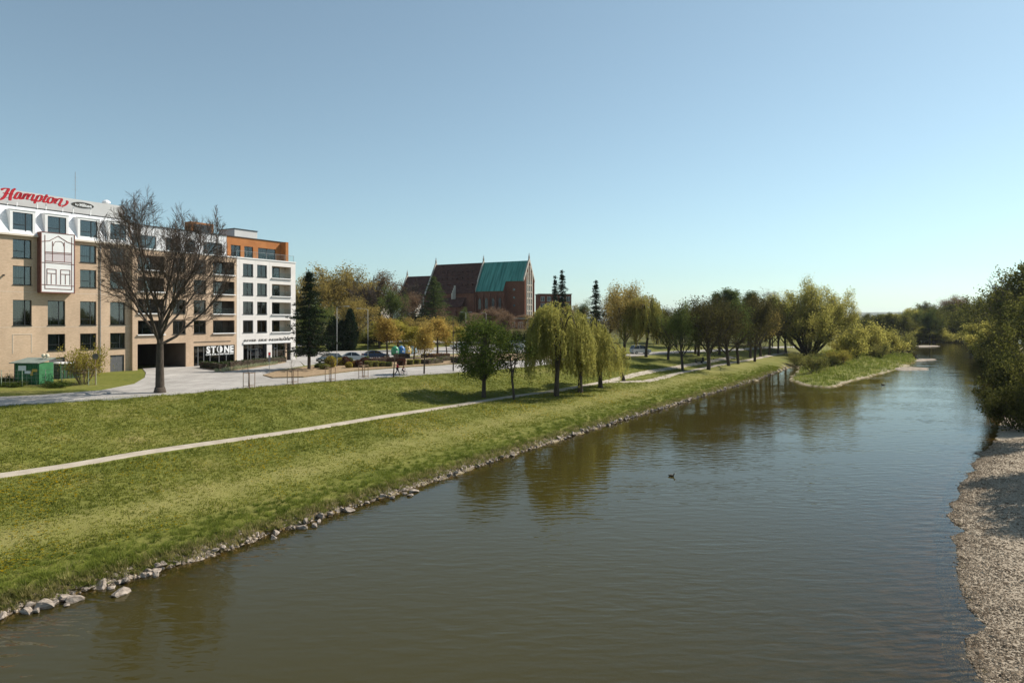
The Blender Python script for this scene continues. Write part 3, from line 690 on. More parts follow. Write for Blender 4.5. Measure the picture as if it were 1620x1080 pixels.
CL_GREEN = leafmat('clipped_green', (.05,.075,.018), (.15,.18,.045), .25, 2); CL_YEL = leafmat('clipped_gold', (.26,.2,.03), (.5,.42,.08), .3, 2)
CL_RED = leafmat('clipped_dark_red', (.045,.014,.012), (.12,.045,.03), .25, 2); CL_LIME = leafmat('clipped_lime', (.13,.14,.03), (.3,.29,.07), .3, 2)
CL_ORG = leafmat('clipped_russet', (.16,.07,.02), (.36,.19,.06), .3, 2); CL_DK = leafmat('hedge_dark', (.016,.03,.01), (.07,.10,.03), .2, 2)
for nm, lm in (('green', CL_GREEN), ('gold', CL_YEL), ('red', CL_RED), ('lime', CL_LIME), ('russet', CL_ORG), ('dark', CL_DK)):
    clipped('ball_'+nm, 100, lm, ballprof); clipped('cube_'+nm, 101, lm, cubeprof)
# ------------------------------------------------------------------ building kit
def brickmat(name, c1, c2, mortar, scale=1.0, bw=.25, rh=.075, rot=None):
    m, n, l = newmat(name); b = n['Principled BSDF']; b.inputs['Roughness'].default_value = .9; b.inputs['Specular IOR Level'].default_value = .2
    tc = n.new('ShaderNodeTexCoord'); sp = n.new('ShaderNodeSeparateXYZ'); l.new(tc.outputs['Object'], sp.inputs[0])
    ad = n.new('ShaderNodeMath'); l.new(sp.outputs[0], ad.inputs[0]); l.new(sp.outputs[1], ad.inputs[1])
    cb = n.new('ShaderNodeCombineXYZ'); l.new(ad.outputs[0], cb.inputs[0]); l.new(sp.outputs[2], cb.inputs[1])
    bt = n.new('ShaderNodeTexBrick'); l.new(cb.outputs[0], bt.inputs['Vector'])
    bt.inputs['Color1'].default_value = rgba(c1); bt.inputs['Color2'].default_value = rgba(c2); bt.inputs['Mortar'].default_value = rgba(mortar)
    bt.inputs['Scale'].default_value = scale; bt.inputs['Brick Width'].default_value = bw; bt.inputs['Row Height'].default_value = rh; bt.inputs['Mortar Size'].default_value = .008
    t = n.new('ShaderNodeTexNoise'); t.inputs['Scale'].default_value = .5; t.inputs['Detail'].default_value = 7; t.inputs['Roughness'].default_value = .65; mpz = n.new('ShaderNodeMapping'); mpz.inputs['Scale'].default_value = (1, 1, .35); l.new(tc.outputs['Object'], mpz.inputs[0]); l.new(mpz.outputs[0], t.inputs['Vector'])
    mr = n.new('ShaderNodeMapRange'); mr.inputs['From Min'].default_value = .3; mr.inputs['From Max'].default_value = .7; mr.inputs['To Min'].default_value = .84; mr.inputs['To Max'].default_value = 1.1; l.new(t.outputs['Fac'], mr.inputs[0])
    x = n.new('ShaderNodeVectorMath'); x.operation = 'SCALE'; l.new(bt.outputs['Color'], x.inputs[0]); l.new(mr.outputs[0], x.inputs['Scale'])
    l.new(x.outputs[0], b.inputs['Base Color']); return m
M_BEIGE = brickmat('beige_brick', (.52,.375,.255), (.62,.455,.32), (.50,.37,.27))
M_WHITEW = pm('white_render', (.70,.66,.63), (.78,.74,.70), .6, .85)
M_TILE = brickmat('white_roof_shingle', (.74,.75,.77), (.82,.83,.85), (.50,.52,.55), 1.0, .55, .42)
M_WTRIM = pm('white_trim', (.74,.74,.74), (.82,.81,.80), 1, .6)
M_CREAM = pm('cream_cornice', (.62,.54,.45), (.70,.62,.52), 1, .8)
M_DARKF = pm('anthracite_frame', (.018,.021,.022), (.03,.034,.035), 2, .5)
M_GLASS = glassmat('window_glass', (.62,.68,.68), .92, ior=1.85)
M_GLASSB = glassmat('clear_glass', (.93,.96,.96), .99, .01, 1.18)
M_CURT = pm('net_curtain', (.5,.51,.5), (.7,.7,.68), 3, .9, stretch=(6,6,.2))
M_INT = pm('dim_interior', (.035,.032,.03), (.06,.055,.05), .5, .9)
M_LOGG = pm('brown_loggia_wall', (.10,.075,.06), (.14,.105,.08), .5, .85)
M_ORANGE = pm('orange_cladding', (.36,.13,.035), (.45,.175,.05), .8, .7)
M_SEAM = pm('pale_metal_cladding', (.62,.62,.63), (.71,.71,.72), .5, .5, spec=.4)
M_GREYR = pm('grey_plant_room', (.55,.54,.53), (.63,.62,.60), .5, .8)
M_ROOFD = pm('dark_roof_felt', (.05,.05,.05), (.08,.08,.08), 1, .9)
M_RED = pm('red_letter', (.42,.012,.02), (.50,.02,.03), 2, .4)
M_REDB = pm('red_brown_trim', (.17,.07,.055), (.23,.10,.08), 2, .7)
M_METAL = pm('grey_metal', (.28,.28,.28), (.36,.36,.36), 2, .45, metal=.6)
M_BLACK = pm('black_paint', (.015,.015,.015), (.03,.03,.03), 2, .5)
M_SIGNW = pm('white_letter', (.80,.80,.80), (.85,.85,.85), 2, .5)
def wall_open(mb, u0, u1, z0, z1, ops, y=0.0, rev=.22, back=True):
    us = sorted({u0, u1}|{a for o in ops for a in o[:2] if u0 < a < u1}); zs = sorted({z0, z1}|{a for o in ops for a in o[2:4] if z0 < a < z1})
    for i in range(len(us)-1):
        for k in range(len(zs)-1):
            cu, cz = (us[i]+us[i+1])/2, (zs[k]+zs[k+1])/2
            if any(o[0] < cu < o[1] and o[2] < cz < o[3] for o in ops): continue
            mb.quad((us[i],y,zs[k]), (us[i+1],y,zs[k]), (us[i+1],y,zs[k+1]), (us[i],y,zs[k+1]))
    for a, b_, c_, d_ in [o[:4] for o in ops]:
        y2 = y+rev
        mb.quad((a,y,c_),(a,y2,c_),(b_,y2,c_),(b_,y,c_)).quad((a,y,d_),(b_,y,d_),(b_,y2,d_),(a,y2,d_))
        mb.quad((a,y,c_),(a,y,d_),(a,y2,d_),(a,y2,c_)).quad((b_,y,c_),(b_,y2,c_),(b_,y2,d_),(b_,y,d_))
    return mb
_wc = {}
def window(parent, u, y, z, w, h, split=.67, transom=.36, curtain=0, name='window', bar=.07, mat=None, level2=True, sill=True):
    """window frame mesh (part) with panes and a curtain (sub-parts)"""
    key = (round(w, 2), round(h, 2), split, transom, bar, id(mat))
    if key not in _wc:
        mb = MB(); mb.box(0, bar, 0, .09, 0, h).box(w-bar, w, 0, .09, 0, h).box(bar, w-bar, 0, .09, 0, bar).box(bar, w-bar, 0, .09, h-bar, h)
        P = []; xs = w
        if split: xs = w*split; mb.box(xs-bar*.6, xs+bar*.6, -.01, .08, bar, h-bar); P.append((xs+bar*.6, w-bar, bar, h-bar))
        xe = xs-bar*.6 if split else w-bar
        if transom: zt = h*transom; mb.box(bar, xe, -.005, .07, zt-bar*.5, zt+bar*.5); P += [(bar, xe, bar, zt-bar*.5), (bar, xe, zt+bar*.5, h-bar)]
        else: P.append((bar, xe, bar, h-bar))
        if sill: mb.box(-.05, w+.05, -.28, .0, -.06, 0.0)
        ps = [MB().box(a, b_, .03, .045, c_, d_).mesh('pane', M_GLASS) for a, b_, c_, d_ in P]
        _wc[key] = (mb.mesh('window', mat or M_DARKF), ps)
    me, ps = _wc[key]; o = obj(name, me, parent); o.location = (u, y, z)
    for p in ps: obj('pane', p, o)
    if curtain:
        mb = MB(); nn = 22
        for (a, b_) in ([(.04, .60)] if curtain == 1 else [(.04, .26), (.70, .96)] if curtain == 2 else [(.04, .96)]):
            for k in range(nn):
                x0 = w*(a+(b_-a)*k/nn); x1 = w*(a+(b_-a)*(k+1)/nn); y0 = .22+.04*math.sin(k*1.9); y1 = .22+.04*math.sin((k+1)*1.9)
                mb.quad((x0,y0,.08),(x1,y1,.08),(x1,y1,h-.06),(x0,y0,h-.06))
        mb.build('curtain', M_CURT, o, True)
    return o
def letters(parent, text, u, y, z, hgt, width, mat, depth=.05, bold=0.0, name='letter', font_w=None):
    """each letter its own mesh; the line is fitted to the given width"""
    cu = bpy.data.curves.new('t', 'FONT'); cu.extrude = depth/2; cu.offset = bold; cu.resolution_u = 3
    adv = []; meshes = []
    for ch in text:
        cu.body = ch; o = bpy.data.objects.new('t', cu); col.objects.link(o)
        dg = bpy.context.evaluated_depsgraph_get(); me = bpy.data.meshes.new_from_object(o.evaluated_get(dg)); bpy.data.objects.remove(o)
        if len(me.vertices):
            a = np.empty(len(me.vertices)*3, np.float32); me.vertices.foreach_get('co', a); a = a.reshape(-1, 3); adv.append((a[:,0].min(), a[:,0].max()))
        else: adv.append((0, .28))
        meshes.append(me)
    gap = .10; tot = sum(b_-a for a, b_ in adv)+gap*(len(text)-1); sx = width/tot; sz = hgt/.70; x = 0; out = []
    for ch, me, (a, b_) in zip(text, meshes, adv):
        if len(me.vertices):
            me.transform(Matrix(((sx,0,0,0),(0,0,-1,0),(0,sz,0,0),(0,0,0,1)))@Matrix.Translation((-a,0,0)))
            me.materials.clear(); me.materials.append(mat); me.name = name
            o = obj(name, me, parent); o.location = (u+x*sx, y, z); out.append(o)
        x += (b_-a)+gap
    return out
def stroke(mb, pts, wid, y0, y1, k=6):
    """flat calligraphic stroke in the (u,z) plane, extruded from y0 to y1"""
    P = catmull([(p[0], p[1], 0) for p in pts], k); n_ = len(P); i0 = len(mb.v)
    for i, p in enumerate(P):
        d = (P[min(i+1, n_-1)]-P[max(i-1, 0)]).normalized(); w = wid*(.35+.75*abs(d.y))
        if i in (0, n_-1): w *= .5
        a = (p.x-d.y*w, p.y+d.x*w); b_ = (p.x+d.y*w, p.y-d.x*w)
        mb.v += [(a[0],y0,a[1]), (b_[0],y0,b_[1]), (b_[0],y1,b_[1]), (a[0],y1,a[1])]
    for i in range(n_-1):
        q = i0+4*i
        for j in range(4): mb.f.append((q+j, q+(j+1) % 4, q+4+(j+1) % 4, q+4+j))
    mb.f.append((i0, i0+1, i0+2, i0+3)); q = i0+4*(n_-1); mb.f.append((q+3, q+2, q+1, q))
# ------------------------------------------------------------------ the hotel and the flats share one street line
FO = Vector((-52.3, 90.8, 0)); FROT = math.atan2(1, .584)
UX = Vector((math.cos(FROT), math.sin(FROT), 0)); UY = Vector((-math.sin(FROT), math.cos(FROT), 0))
def fm(px, py, y=0.0):
    d = ray(px, py); d2 = Vector((d.x, d.y, 0)); t = (y+FO.dot(UY))/d2.dot(UY); p = d2*t
    return (p-FO).dot(UX), CAMZ+d.z*t
hotel = empty('hotel_building', FO, FROT, 'beige brick hotel with white mansard roof, dormers and a white picture bay', 'hotel')
HY0 = .45
COLS = [-23.5, -19.75, -15.98, -12.21, -8.44, -4.66, -.88]; WW = 2.0
ROWS = [(18.3, 20.5), (15.1, 17.35), (10.27, 13.3), (7.13, 9.18)]
ops = [(c, c+WW, a, b_) for c in COLS for r_, (a, b_) in enumerate(ROWS) if not (r_ < 2 and c == -8.44) and not (r_ == 3 and c == -12.21)]
doors = [(-8.3, -6.45, 4.0, 6.3), (-.88, 1.0, 4.0, 6.25)]
mb = MB(); wall_open(mb, -26, 1.85, 3.4, 20.9, ops+doors, HY0)
mb.quad((-26,HY0,3.4),(-26,16,3.4),(-26,16,24.4),(-26,HY0,24.4)); mb.quad((-26,16,3.4),(1.85,16,3.4),(1.85,16,24.4),(-26,16,24.4)); mb.quad((1.85,HY0,3.4),(1.85,16,3.4),(1.85,16,24.4),(1.85,HY0,24.4))
mb.build('wall', M_BEIGE, hotel)
MB().quad((-26,2.2,3.4),(1.8,2.2,3.4),(1.8,2.2,24),(-26,2.2,24)).build('interior', M_INT, hotel)
# recessed panel outline on the wall (blind window)
MB().box(-12.25,-12.2,HY0-.03,HY0+.01,7.0,9.25).box(-12.2,-10.2,HY0-.03,HY0+.01,9.2,9.25).box(-10.25,-10.2,HY0-.03,HY0+.01,7.0,9.2).build('blind_panel', M_CREAM, hotel)
for z in (14.25, 10.05): MB().box(-26,1.84,HY0-.012,HY0+.01,z,z+.035).build('joint', M_CREAM, hotel)
i = 0
for c, c2, a, b_ in ops:
    i += 1; window(hotel, c, HY0+.2, a, WW, b_-a, .67, .36 if b_-a < 2.6 else .24, [3,1,2,1,3,0,1][i % 7])
for a, b_, c_, d_ in doors:
    dr = MB().box(a+.02, b_-.02, HY0+.14, HY0+.2, c_, d_-.02).build('door', pm('grey_steel_door', (.10,.10,.105), (.13,.13,.135), 2, .5), hotel)
    MB().box(a+.9, a+.93, HY0+.125, HY0+.145, c_+.05, d_-.08).box(a+1.0, a+1.05, HY0+.09, HY0+.13, c_+.95, c_+1.15).build('handle', M_METAL, dr)
# cornice, mansard, roof
MB().prism([(HY0-.32,20.9),(HY0-.32,21.12),(HY0+.3,21.2),(HY0+.3,20.9)], 'x', -26, 2.0).build('cornice', M_CREAM, hotel)
MB().quad((-26,HY0-.15,21.14),(2.0,HY0-.15,21.14),(2.0,1.45,24.5),(-26,1.45,24.5)).quad((2.0,HY0-.15,21.14),(2.0,16,21.14),(2.0,16,24.5),(2.0,1.45,24.5)).build('mansard_roof', M_TILE, hotel)
MB().box(-26,2.0,1.4,16,24.5,24.62).build('flat_roof', M_ROOFD, hotel)
for c in COLS:
    a, b_ = c-.36, c+WW+.36; z0, z1 = 21.18, 23.95; yf = HY0-.12; yr = lambda z: (HY0-.15)+(z-21.14)/3.36*1.15+.05
    mb = MB(); fw = .30
    mb.box(a, a+fw, yf, yf+.3, z0, z1).box(b_-fw, b_, yf, yf+.3, z0, z1).box(a+fw, b_-fw, yf, yf+.3, z1-.28, z1).box(a+fw, b_-fw, yf, yf+.3, z0, z0+.14)
    for xx in (a+.005, b_-.035): mb.prism([(yf+.3,z0),(yf+.3,z1),(yr(z1)+.1,z1),(yr(z0)+.1,z0)], 'x', xx, xx+.03)
    mb.prism([(yf-.06,z1),(yr(z1)+.25,z1),(yr(z1)+.25,z1+.06),(yf-.06,z1+.06)], 'x', a-.06, b_+.06)
    d = mb.build('dormer', M_WTRIM, hotel)
    w, h = WW+.12, z1-.28-z0-.14; f = MB(); X0, Z0 = a+fw, z0+.14
    f.box(X0,X0+.06,yf+.1,yf+.18,Z0,Z0+h).box(X0+w-.06,X0+w,yf+.1,yf+.18,Z0,Z0+h).box(X0+.06,X0+w-.06,yf+.1,yf+.18,Z0+h-.06,Z0+h).box(X0+.06,X0+w-.06,yf+.1,yf+.18,Z0,Z0+.06)
    f.box(X0+w*.66-.05,X0+w*.66+.05,yf+.09,yf+.17,Z0+.06,Z0+h-.06).box(X0+.06,X0+w*.66-.05,yf+.095,yf+.165,Z0+h*.38-.04,Z0+h*.38+.04)
    f.build('window_frame', M_DARKF, d)
    for (p, q, r_, s_) in ((.06,w*.66-.05,.06,h*.38-.04),(.06,w*.66-.05,h*.38+.04,h-.06),(w*.66+.05,w-.06,.06,h-.06)):
        MB().box(X0+p,X0+q,yf+.13,yf+.145,Z0+r_,Z0+s_).build('pane', M_GLASS, d)
    k = MB(); nn = 26
    for j in range(nn):
        k.quad(*[(X0+w*t/nn, yf+.35+.03*math.sin(t*2), zz) for t, zz in ((j,Z0),(j+1,Z0),(j+1,Z0+h),(j,Z0+h))])
    k.build('curtain', M_CURT, d, True)
# plant room, vent, antenna on the roof
u1, z1 = fm(193, 326, 4.5); u0, z0 = fm(0, 301, 4.5)
MB().prism([(-26,24.55),(u1+.5,24.55),(u1,z1),(-26,z1+.1)], 'y', 4.5, 14).build('plant_room', M_GREYR, hotel)
u, z = fm(168, 322, 6); MB().lathe([(.3,0),(.3,.35),(.55,.45),(.5,.65),(.25,.85)], 12, (u,6,z1-.1)).build('roof_vent', M_WTRIM, hotel)
u, z = fm(119, 272, 7); uu, zz = fm(121, 316, 7)
mb = MB().tube([(u,7,25),(u,7,z)], .035, 5)
for j in range(4): mb.tube([(u-.5+.1*j,7,z-2.4+.55*j),(u+.35,7,z-2.4+.55*j)], .018, 4)
mb.build('antenna', M_METAL, hotel)
for u in (-2.2, -13.9):
    MB().tube([(u,HY0-.09,3.9),(u,HY0-.09,20.85)], .06, 6).build('downpipe', M_METAL, hotel)
# wall lamps
for px, py in ((5,435.5),(163,444)):
    u, z = fm(px, py, HY0); MB().box(u-.06,u+.06,HY0-.28,HY0,z-.08,z+.1).build('wall_lamp', M_BLACK, hotel)
# picture bay: drawn house front on a white box
YB = HY0-.85; a = fm(65, 368, YB)[0]; b_ = fm(118, 380, YB)[0]; zt = 21.55; zb = 14.3
bay = MB().box(a, b_, YB, HY0+.5, zb, zt).build('picture_bay', M_WTRIM, hotel)
def bayline(pts, t=.07, mat=M_REDB):
    mb = MB(); Q = [fm(50+p/7.71, 350+q/7.71, YB) for p, q in pts]
    for (x0, z0), (x1, z1) in zip(Q[:-1], Q[1:]):
        d = Vector((x1-x0, z1-z0)); d.normalize(); nx, nz = -d.y*t/2, d.x*t/2; x0 -= d.x*t*.4; x1 += d.x*t*.4
        mb.prism([(x0-nx,z0-nz),(x1-nx,z1-nz),(x1+nx,z1+nz),(x0+nx,z0+nz)], 'y', YB-.03, YB+.01)
    return mb.build('painted_line', mat, bay)
mb = MB().box(a-.04,a+.06,YB-.035,HY0,zb-.06,zt+.04).box(b_-.06,b_+.04,YB-.035,HY0,zb-.06,zt+.04).box(a+.06,b_-.06,YB-.035,HY0+.3,zt-.03,zt+.05).box(a+.06,b_-.06,YB-.035,HY0,zb-.08,zb+.04)
mb.build('edge_trim', M_REDB, bay)
for q in ([(163,165),(163,820),(490,835),(490,195)],[(130,245),(225,238)],[(225,235),(325,180),(430,252),(520,285)],[(255,245),(255,490)],[(400,255),(400,495)],[(170,372),(490,392)],[(170,388),(490,408)],
          [(170,485),(490,505)],[(130,500),(520,530)],[(188,580),(300,590),(300,770)],[(188,580),(188,765)],[(188,632),(300,640)],[(240,645),(240,765)],[(355,592),(468,598),(468,775)],[(355,592),(355,770)],[(355,645),(468,650)],[(412,655),(412,770)],[(130,770),(520,792)]):
    bayline(q)
bayline([(268,300),(272,272),(290,250),(330,244),(365,250),(388,275),(392,305)], .05)
MB().quad(*[(p[0],YB-.012,p[1]) for p in [fm(50+p/7.71,350+q/7.71,YB) for p, q in ((172,490),(488,505),(488,408),(172,390))]]).build('painted_panel', pm('pale_mauve_paint', (.55,.49,.50), (.6,.54,.55), 2, .8), bay)
# rooftop script sign, a stroke set for each letter
sign = empty('rooftop_sign', FO+UX*-10, FROT, 'red script Hampton letters standing on the hotel roof edge', 'sign')
YS = 1.25
SC = [('H', [[(22,142),(60,120),(110,112),(205,118)],[(188,120),(150,180),(105,262),(60,318),(0,350)],[(325,118),(275,150),(240,215),(215,290),(207,368)],[(62,206),(150,222),(285,240)]]),
      ('a', [[(445,205),(385,198),(335,255),(310,312),(345,332),(400,300),(450,212)],[(455,205),(428,280),(425,325),(455,335),(505,300)]]),
      ('m', [[(535,222),(505,280),(478,340)],[(497,298),(545,240),(585,228),(605,245),(585,300),(572,352)],[(592,300),(645,245),(700,240),(715,262),(685,320),(680,365),(710,372),(755,345)]]),
      ('p', [[(805,262),(770,345),(728,432)],[(775,320),(820,270),(870,262),(890,290),(868,350),(820,388),(785,375)]]),
      ('t', [[(1002,243),(960,320),(925,378),(950,408),(1005,385)],[(928,288),(980,290),(1030,292)]]),
      ('o', [[(1085,300),(1040,325),(1015,380),(1040,425),(1090,415),(1130,365),(1128,318),(1085,300)],[(1120,322),(1150,340),(1185,330)]]),
      ('n', [[(1212,328),(1185,385),(1162,436)],[(1185,385),(1235,342),(1290,330),(1315,350),(1285,410),(1262,455),(1285,485),(1330,490),(1390,465),(1430,425),(1432,390),(1412,374)]])]
for ch, st in SC:
    mb = MB()
    for s_ in st: stroke(mb, [(lambda q: (q[0]+10, q[1]))(fm(p/13.5, 290+q/13.5, YS)) for p, q in s_], .135 if ch == 'H' else .115, YS-.12, YS+.06)
    mb.build('letter', M_RED, sign)
rail = [fm(p, q, YS) for p, q in ((1, 312), (30, 313.5), (60, 318), (100, 324))]
mb = MB()
for px in (12.5, 27.5, 60, 73.5, 100):
    u, z = fm(px, 318+px*.06, YS); mb.box(u+10-.05, u+10+.05, YS+.08, YS+.16, 24.55, z)
mb.build('post', M_WTRIM, sign)
mb = MB(); mb.tube([(p+10, YS+.1, q) for p, q in rail], .03, 4); mb.build('rail', M_BLACK, sign)
osg = empty('oval_sign', FO+UX*-3, FROT, 'small dark oval by Hilton sign beside the red script letters', 'sign')
uc, zc = fm(130.5, 325, YS); ul, _ = fm(113, 322, YS); ur, zr_ = fm(148, 328, YS); rx = (ur-ul)/2; mb = MB()
P = [(uc+3+rx*math.cos(t*.2618), zc+.36*math.sin(t*.2618)) for t in range(24)]
mb.prism(P, 'y', YS-.1, YS+.05); mb.build('panel', pm('dark_bronze_panel', (.035,.03,.022), (.05,.045,.035), 2, .5), osg)
MB().prism([(uc+3+(rx+.05)*math.cos(t*.2618), zc+.41*math.sin(t*.2618)) for t in range(24)], 'y', YS-.07, YS+.04).build('rim', M_METAL, osg)
letters(osg, 'by', uc+3-rx*.68, YS-.12, zc-.12, .26, rx*.3, M_SIGNW, .03, .02)
letters(osg, 'Hilton', uc+3-rx*.30, YS-.12, zc-.17, .36, rx*1.08, M_SIGNW, .03, .045)
mb = MB()
for px in (116.5, 144): u, z = fm(px, 328, YS); mb.box(u+3-.05,u+3+.05,YS+.06,YS+.14,24.55,z)
mb.build('post', M_WTRIM, osg)
# ---------------- flats with loggias
flats = empty('apartment_building', FO+UX*10, FROT, 'apartment block, beige brick with a white end and orange penthouse, Stone cafe below', 'apartment block')
A = -10.0                                                     # local u shift of this building's own origin
def X(u): return u+A
AR = [(17.85, 19.8), (14.85, 16.82), (11.85, 13.82), (8.92, 10.84)]
LOG = [(2.6, 6.4), (14.2, 18.0)]; WIN = [(7.7, 9.7), (11.0, 13.0)]; WINW = [(19.55, 21.5), (22.25, 24.2)]; LOGW = [(25.2, 29.2)]
bo = [(a, b_, c_, d_) for a, b_ in LOG+WIN for c_, d_ in AR]; shop = (11.0, 18.05, 4.0, 7.06); passage = (2.55, 9.75, 3.4, 7.6)
mb = MB(); wall_open(mb, X(1.85), X(18.4), 3.4, 20.6, [(X(a), X(b_), c_, d_) for a, b_, c_, d_ in bo+[shop, passage]]); 
mb.quad((X(1.85),0,3.4),(X(1.85),HY0+.1,3.4),(X(1.85),HY0+.1,20.6),(X(1.85),0,20.6)); mb.quad((X(1.85),15,7.6),(X(30.2),15,7.6),(X(30.2),15,20.6),(X(1.85),15,20.6)); mb.quad((X(9.75),15,3.4),(X(30.2),15,3.4),(X(30.2),15,7.6),(X(9.75),15,7.6))
mb.build('brick_wall', M_BEIGE, flats)
wo = [(a, b_, c_, d_) for a, b_ in WINW+LOGW for c_, d_ in AR]; ent = [(19.6, 24.2, 4.0, 7.02), (25.2, 29.2, 3.4, 7.02)]
mb = MB(); wall_open(mb, X(18.4), X(30.2), 3.4, 20.6, [(X(a), X(b_), c_, d_) for a, b_, c_, d_ in wo+ent], -.012); mb.quad((X(30.2),-.012,3.4),(X(30.2),15,3.4),(X(30.2),15,20.6),(X(30.2),-.012,20.6))
mb.build('white_wall', M_WHITEW, flats)
mb = MB()
for u in (18.9, 21.86, 24.7): mb.box(X(u),X(u)+.03,-.02,0,8.0,20.6)
for z in (17.3, 14.3, 11.3, 8.3): mb.box(X(18.42),X(30.2),-.018,-.0,z,z+.03)
mb.build('panel_joint', M_GREYR, flats)
mb = MB().quad((X(10),3.4,3.4),(X(30.1),3.4,3.4),(X(30.1),3.4,24),(X(10),3.4,24)); mb.quad((X(1.9),3.4,7.9),(X(10),3.4,7.9),(X(10),3.4,24),(X(1.9),3.4,24)); mb.build('interior', M_INT, flats)
def loggia(u0, u1, z0, z1, k):
    mb = MB(); d = 1.5; a, b_ = X(u0), X(u1)
    mb.quad((a,.2,z0),(b_,.2,z0),(b_,d,z0),(a,d,z0)).quad((a,.2,z1),(a,d,z1),(b_,d,z1),(b_,.2,z1)).quad((a,.2,z0),(a,d,z0),(a,d,z1),(a,.2,z1)).quad((b_,.2,z0),(b_,.2,z1),(b_,d,z1),(b_,d,z0))
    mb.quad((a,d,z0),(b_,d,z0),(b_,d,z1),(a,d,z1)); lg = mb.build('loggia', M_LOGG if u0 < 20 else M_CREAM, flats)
    MB().box(a-.12,b_+.12,-.22,.2,z0-.14,z0-.003).build('balcony_slab', M_WTRIM, lg)
    f = MB(); w = (u1-u0)*.62; x0 = a+.3
    for q in (0, .5, 1): f.box(x0+w*q-.05, x0+w*q+.05, d-.08, d-.01, z0+.02, z1-.1)
    f.box(x0, x0+w, d-.08, d-.01, z1-.16, z1-.09); f.build('door_frame', M_DARKF, lg)
    for q in (0, .5): MB().box(x0+w*q+.05, x0+w*(q+.5)-.05, d-.05, d-.03, z0+.05, z1-.17).build('pane', M_GLASS, lg)
    MB().box(a+.01,b_-.01,.06,.075,z0,z0+.85).build('glass_rail', M_GLASSB, lg)
k = 0
for a, b_ in LOG+LOGW:
    for c_, d_ in AR: k += 1; loggia(a, b_, c_, d_, k)
for a, b_ in WIN+WINW:
    for c_, d_ in AR: k += 1; window(flats, X(a), .18, c_, b_-a, d_-c_, .5, 0, [1,0,2,3,0,2][k % 6], bar=.06)
# passage through the building
mb = MB(); a, b_ = X(passage[0]), X(passage[1])
mb.quad((a,.2,7.6),(a,15,7.6),(b_,15,7.6),(b_,.2,7.6)).quad((a,3.0,3.4),(a,15,3.4),(a,15,7.6),(a,3.0,7.6)).quad((b_,.2,3.4),(b_,.2,7.6),(b_,15,7.6),(b_,15,3.4)); mb.quad((a+1.6,14.9,3.4),(b_,14.9,3.4),(b_,14.9,7.6),(a+1.6,14.9,7.6))
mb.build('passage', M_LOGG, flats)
# shop front with the cafe lettering
sf = MB(); a, b_ = X(shop[0]), X(shop[1])
for q in (0, .115, .25, .40, .62, .80, 1): sf.box(a+(b_-a)*q-.04, a+(b_-a)*q+.04, .16, .24, 4.0, 7.05)
sf.box(a, b_, .165, .235, 6.98, 7.05).box(a, b_, .165, .235, 4.0, 4.1); shopf = sf.build('shopfront', M_METAL, flats)
qs = (0, .115, .25, .40, .62, .80, 1)
for q0, q1 in zip(qs[:-1], qs[1:]): MB().box(a+(b_-a)*q0+.04, a+(b_-a)*q1-.04, .19, .21, 4.1, 6.98).build('pane', M_GLASS, shopf)
su, sz = fm(327, 557, .05); eu, ez = fm(370, 556, .05); W = eu-su; hh = 1.0; zb = 5.95
letters(shopf, 'ST', X(su), .12, zb, hh, W*.34, M_SIGNW, .06, .045)
cx_ = X(su+W*.485); rr = .53; zc = zb+hh*.5; mb = MB()
mb.prism([(cx_+.01+rr*.86*math.sin(t*math.pi/12), zc+rr*math.cos(t*math.pi/12)) for t in range(13)], 'y', .09, .15)
outer = [(cx_-.05-rr*.9*math.sin(t*math.pi/12), zc+rr*math.cos(t*math.pi/12)) for t in range(13)]; inner = [(cx_-.05-rr*.62*math.sin(t*math.pi/12), zc+rr*.9*math.cos(t*math.pi/12)) for t in range(13)]
for t in range(12): mb.prism([outer[t], outer[t+1], inner[t+1], inner[t]], 'y', .09, .15)
mb.build('letter', M_SIGNW, shopf)
letters(shopf, 'NE', X(su+W*.64), .12, zb, hh, W*.36, M_SIGNW, .06, .045)
letters(shopf, 'CAFE BAR & RESTAURANT', X(su-.1), .12, zb-.36, .24, W+.15, M_SIGNW, .04, .03)
MB().box(X(11.0), X(17.3), -.06, 0, 7.62, 7.68).build('awning_rail', M_DARKF, flats)
# white end ground floor
for (a, b_), qs in (((19.6, 24.2), (0,.28,.40,.62,.70,1)), ((25.2, 28.2), (0,.3,.5,1))):
    f = MB(); a, b_ = X(a), X(b_)
    for q in qs: f.box(a+(b_-a)*q-.04, a+(b_-a)*q+.04, .5, .58, 4.0, 7.0)
    f.box(a, b_, .505, .575, 6.93, 7.0).box(a+(b_-a)*qs[1], a+(b_-a)*qs[-2], .505, .575, 6.15, 6.23); sfp = f.build('entrance_glazing', M_METAL, flats)
    for q0, q1 in zip(qs[:-1], qs[1:]): MB().box(a+(b_-a)*q0+.04, a+(b_-a)*q1-.04, .53, .55, 4.05, 6.93).build('pane', M_GLASS, sfp)
MB().box(X(28.3),X(28.6),.3,3.3,3.4,7.0).build('pier', M_BEIGE, flats)
cn = MB().box(X(19.55), X(29.3), -.16, -.012, 7.08, 7.42).build('name_band', M_WTRIM, flats)
letters(cn, 'RIVER SIDE RESIDENCE', X(19.75), -.10, 7.45, .36, 9.3, M_BLACK, .04, .01)
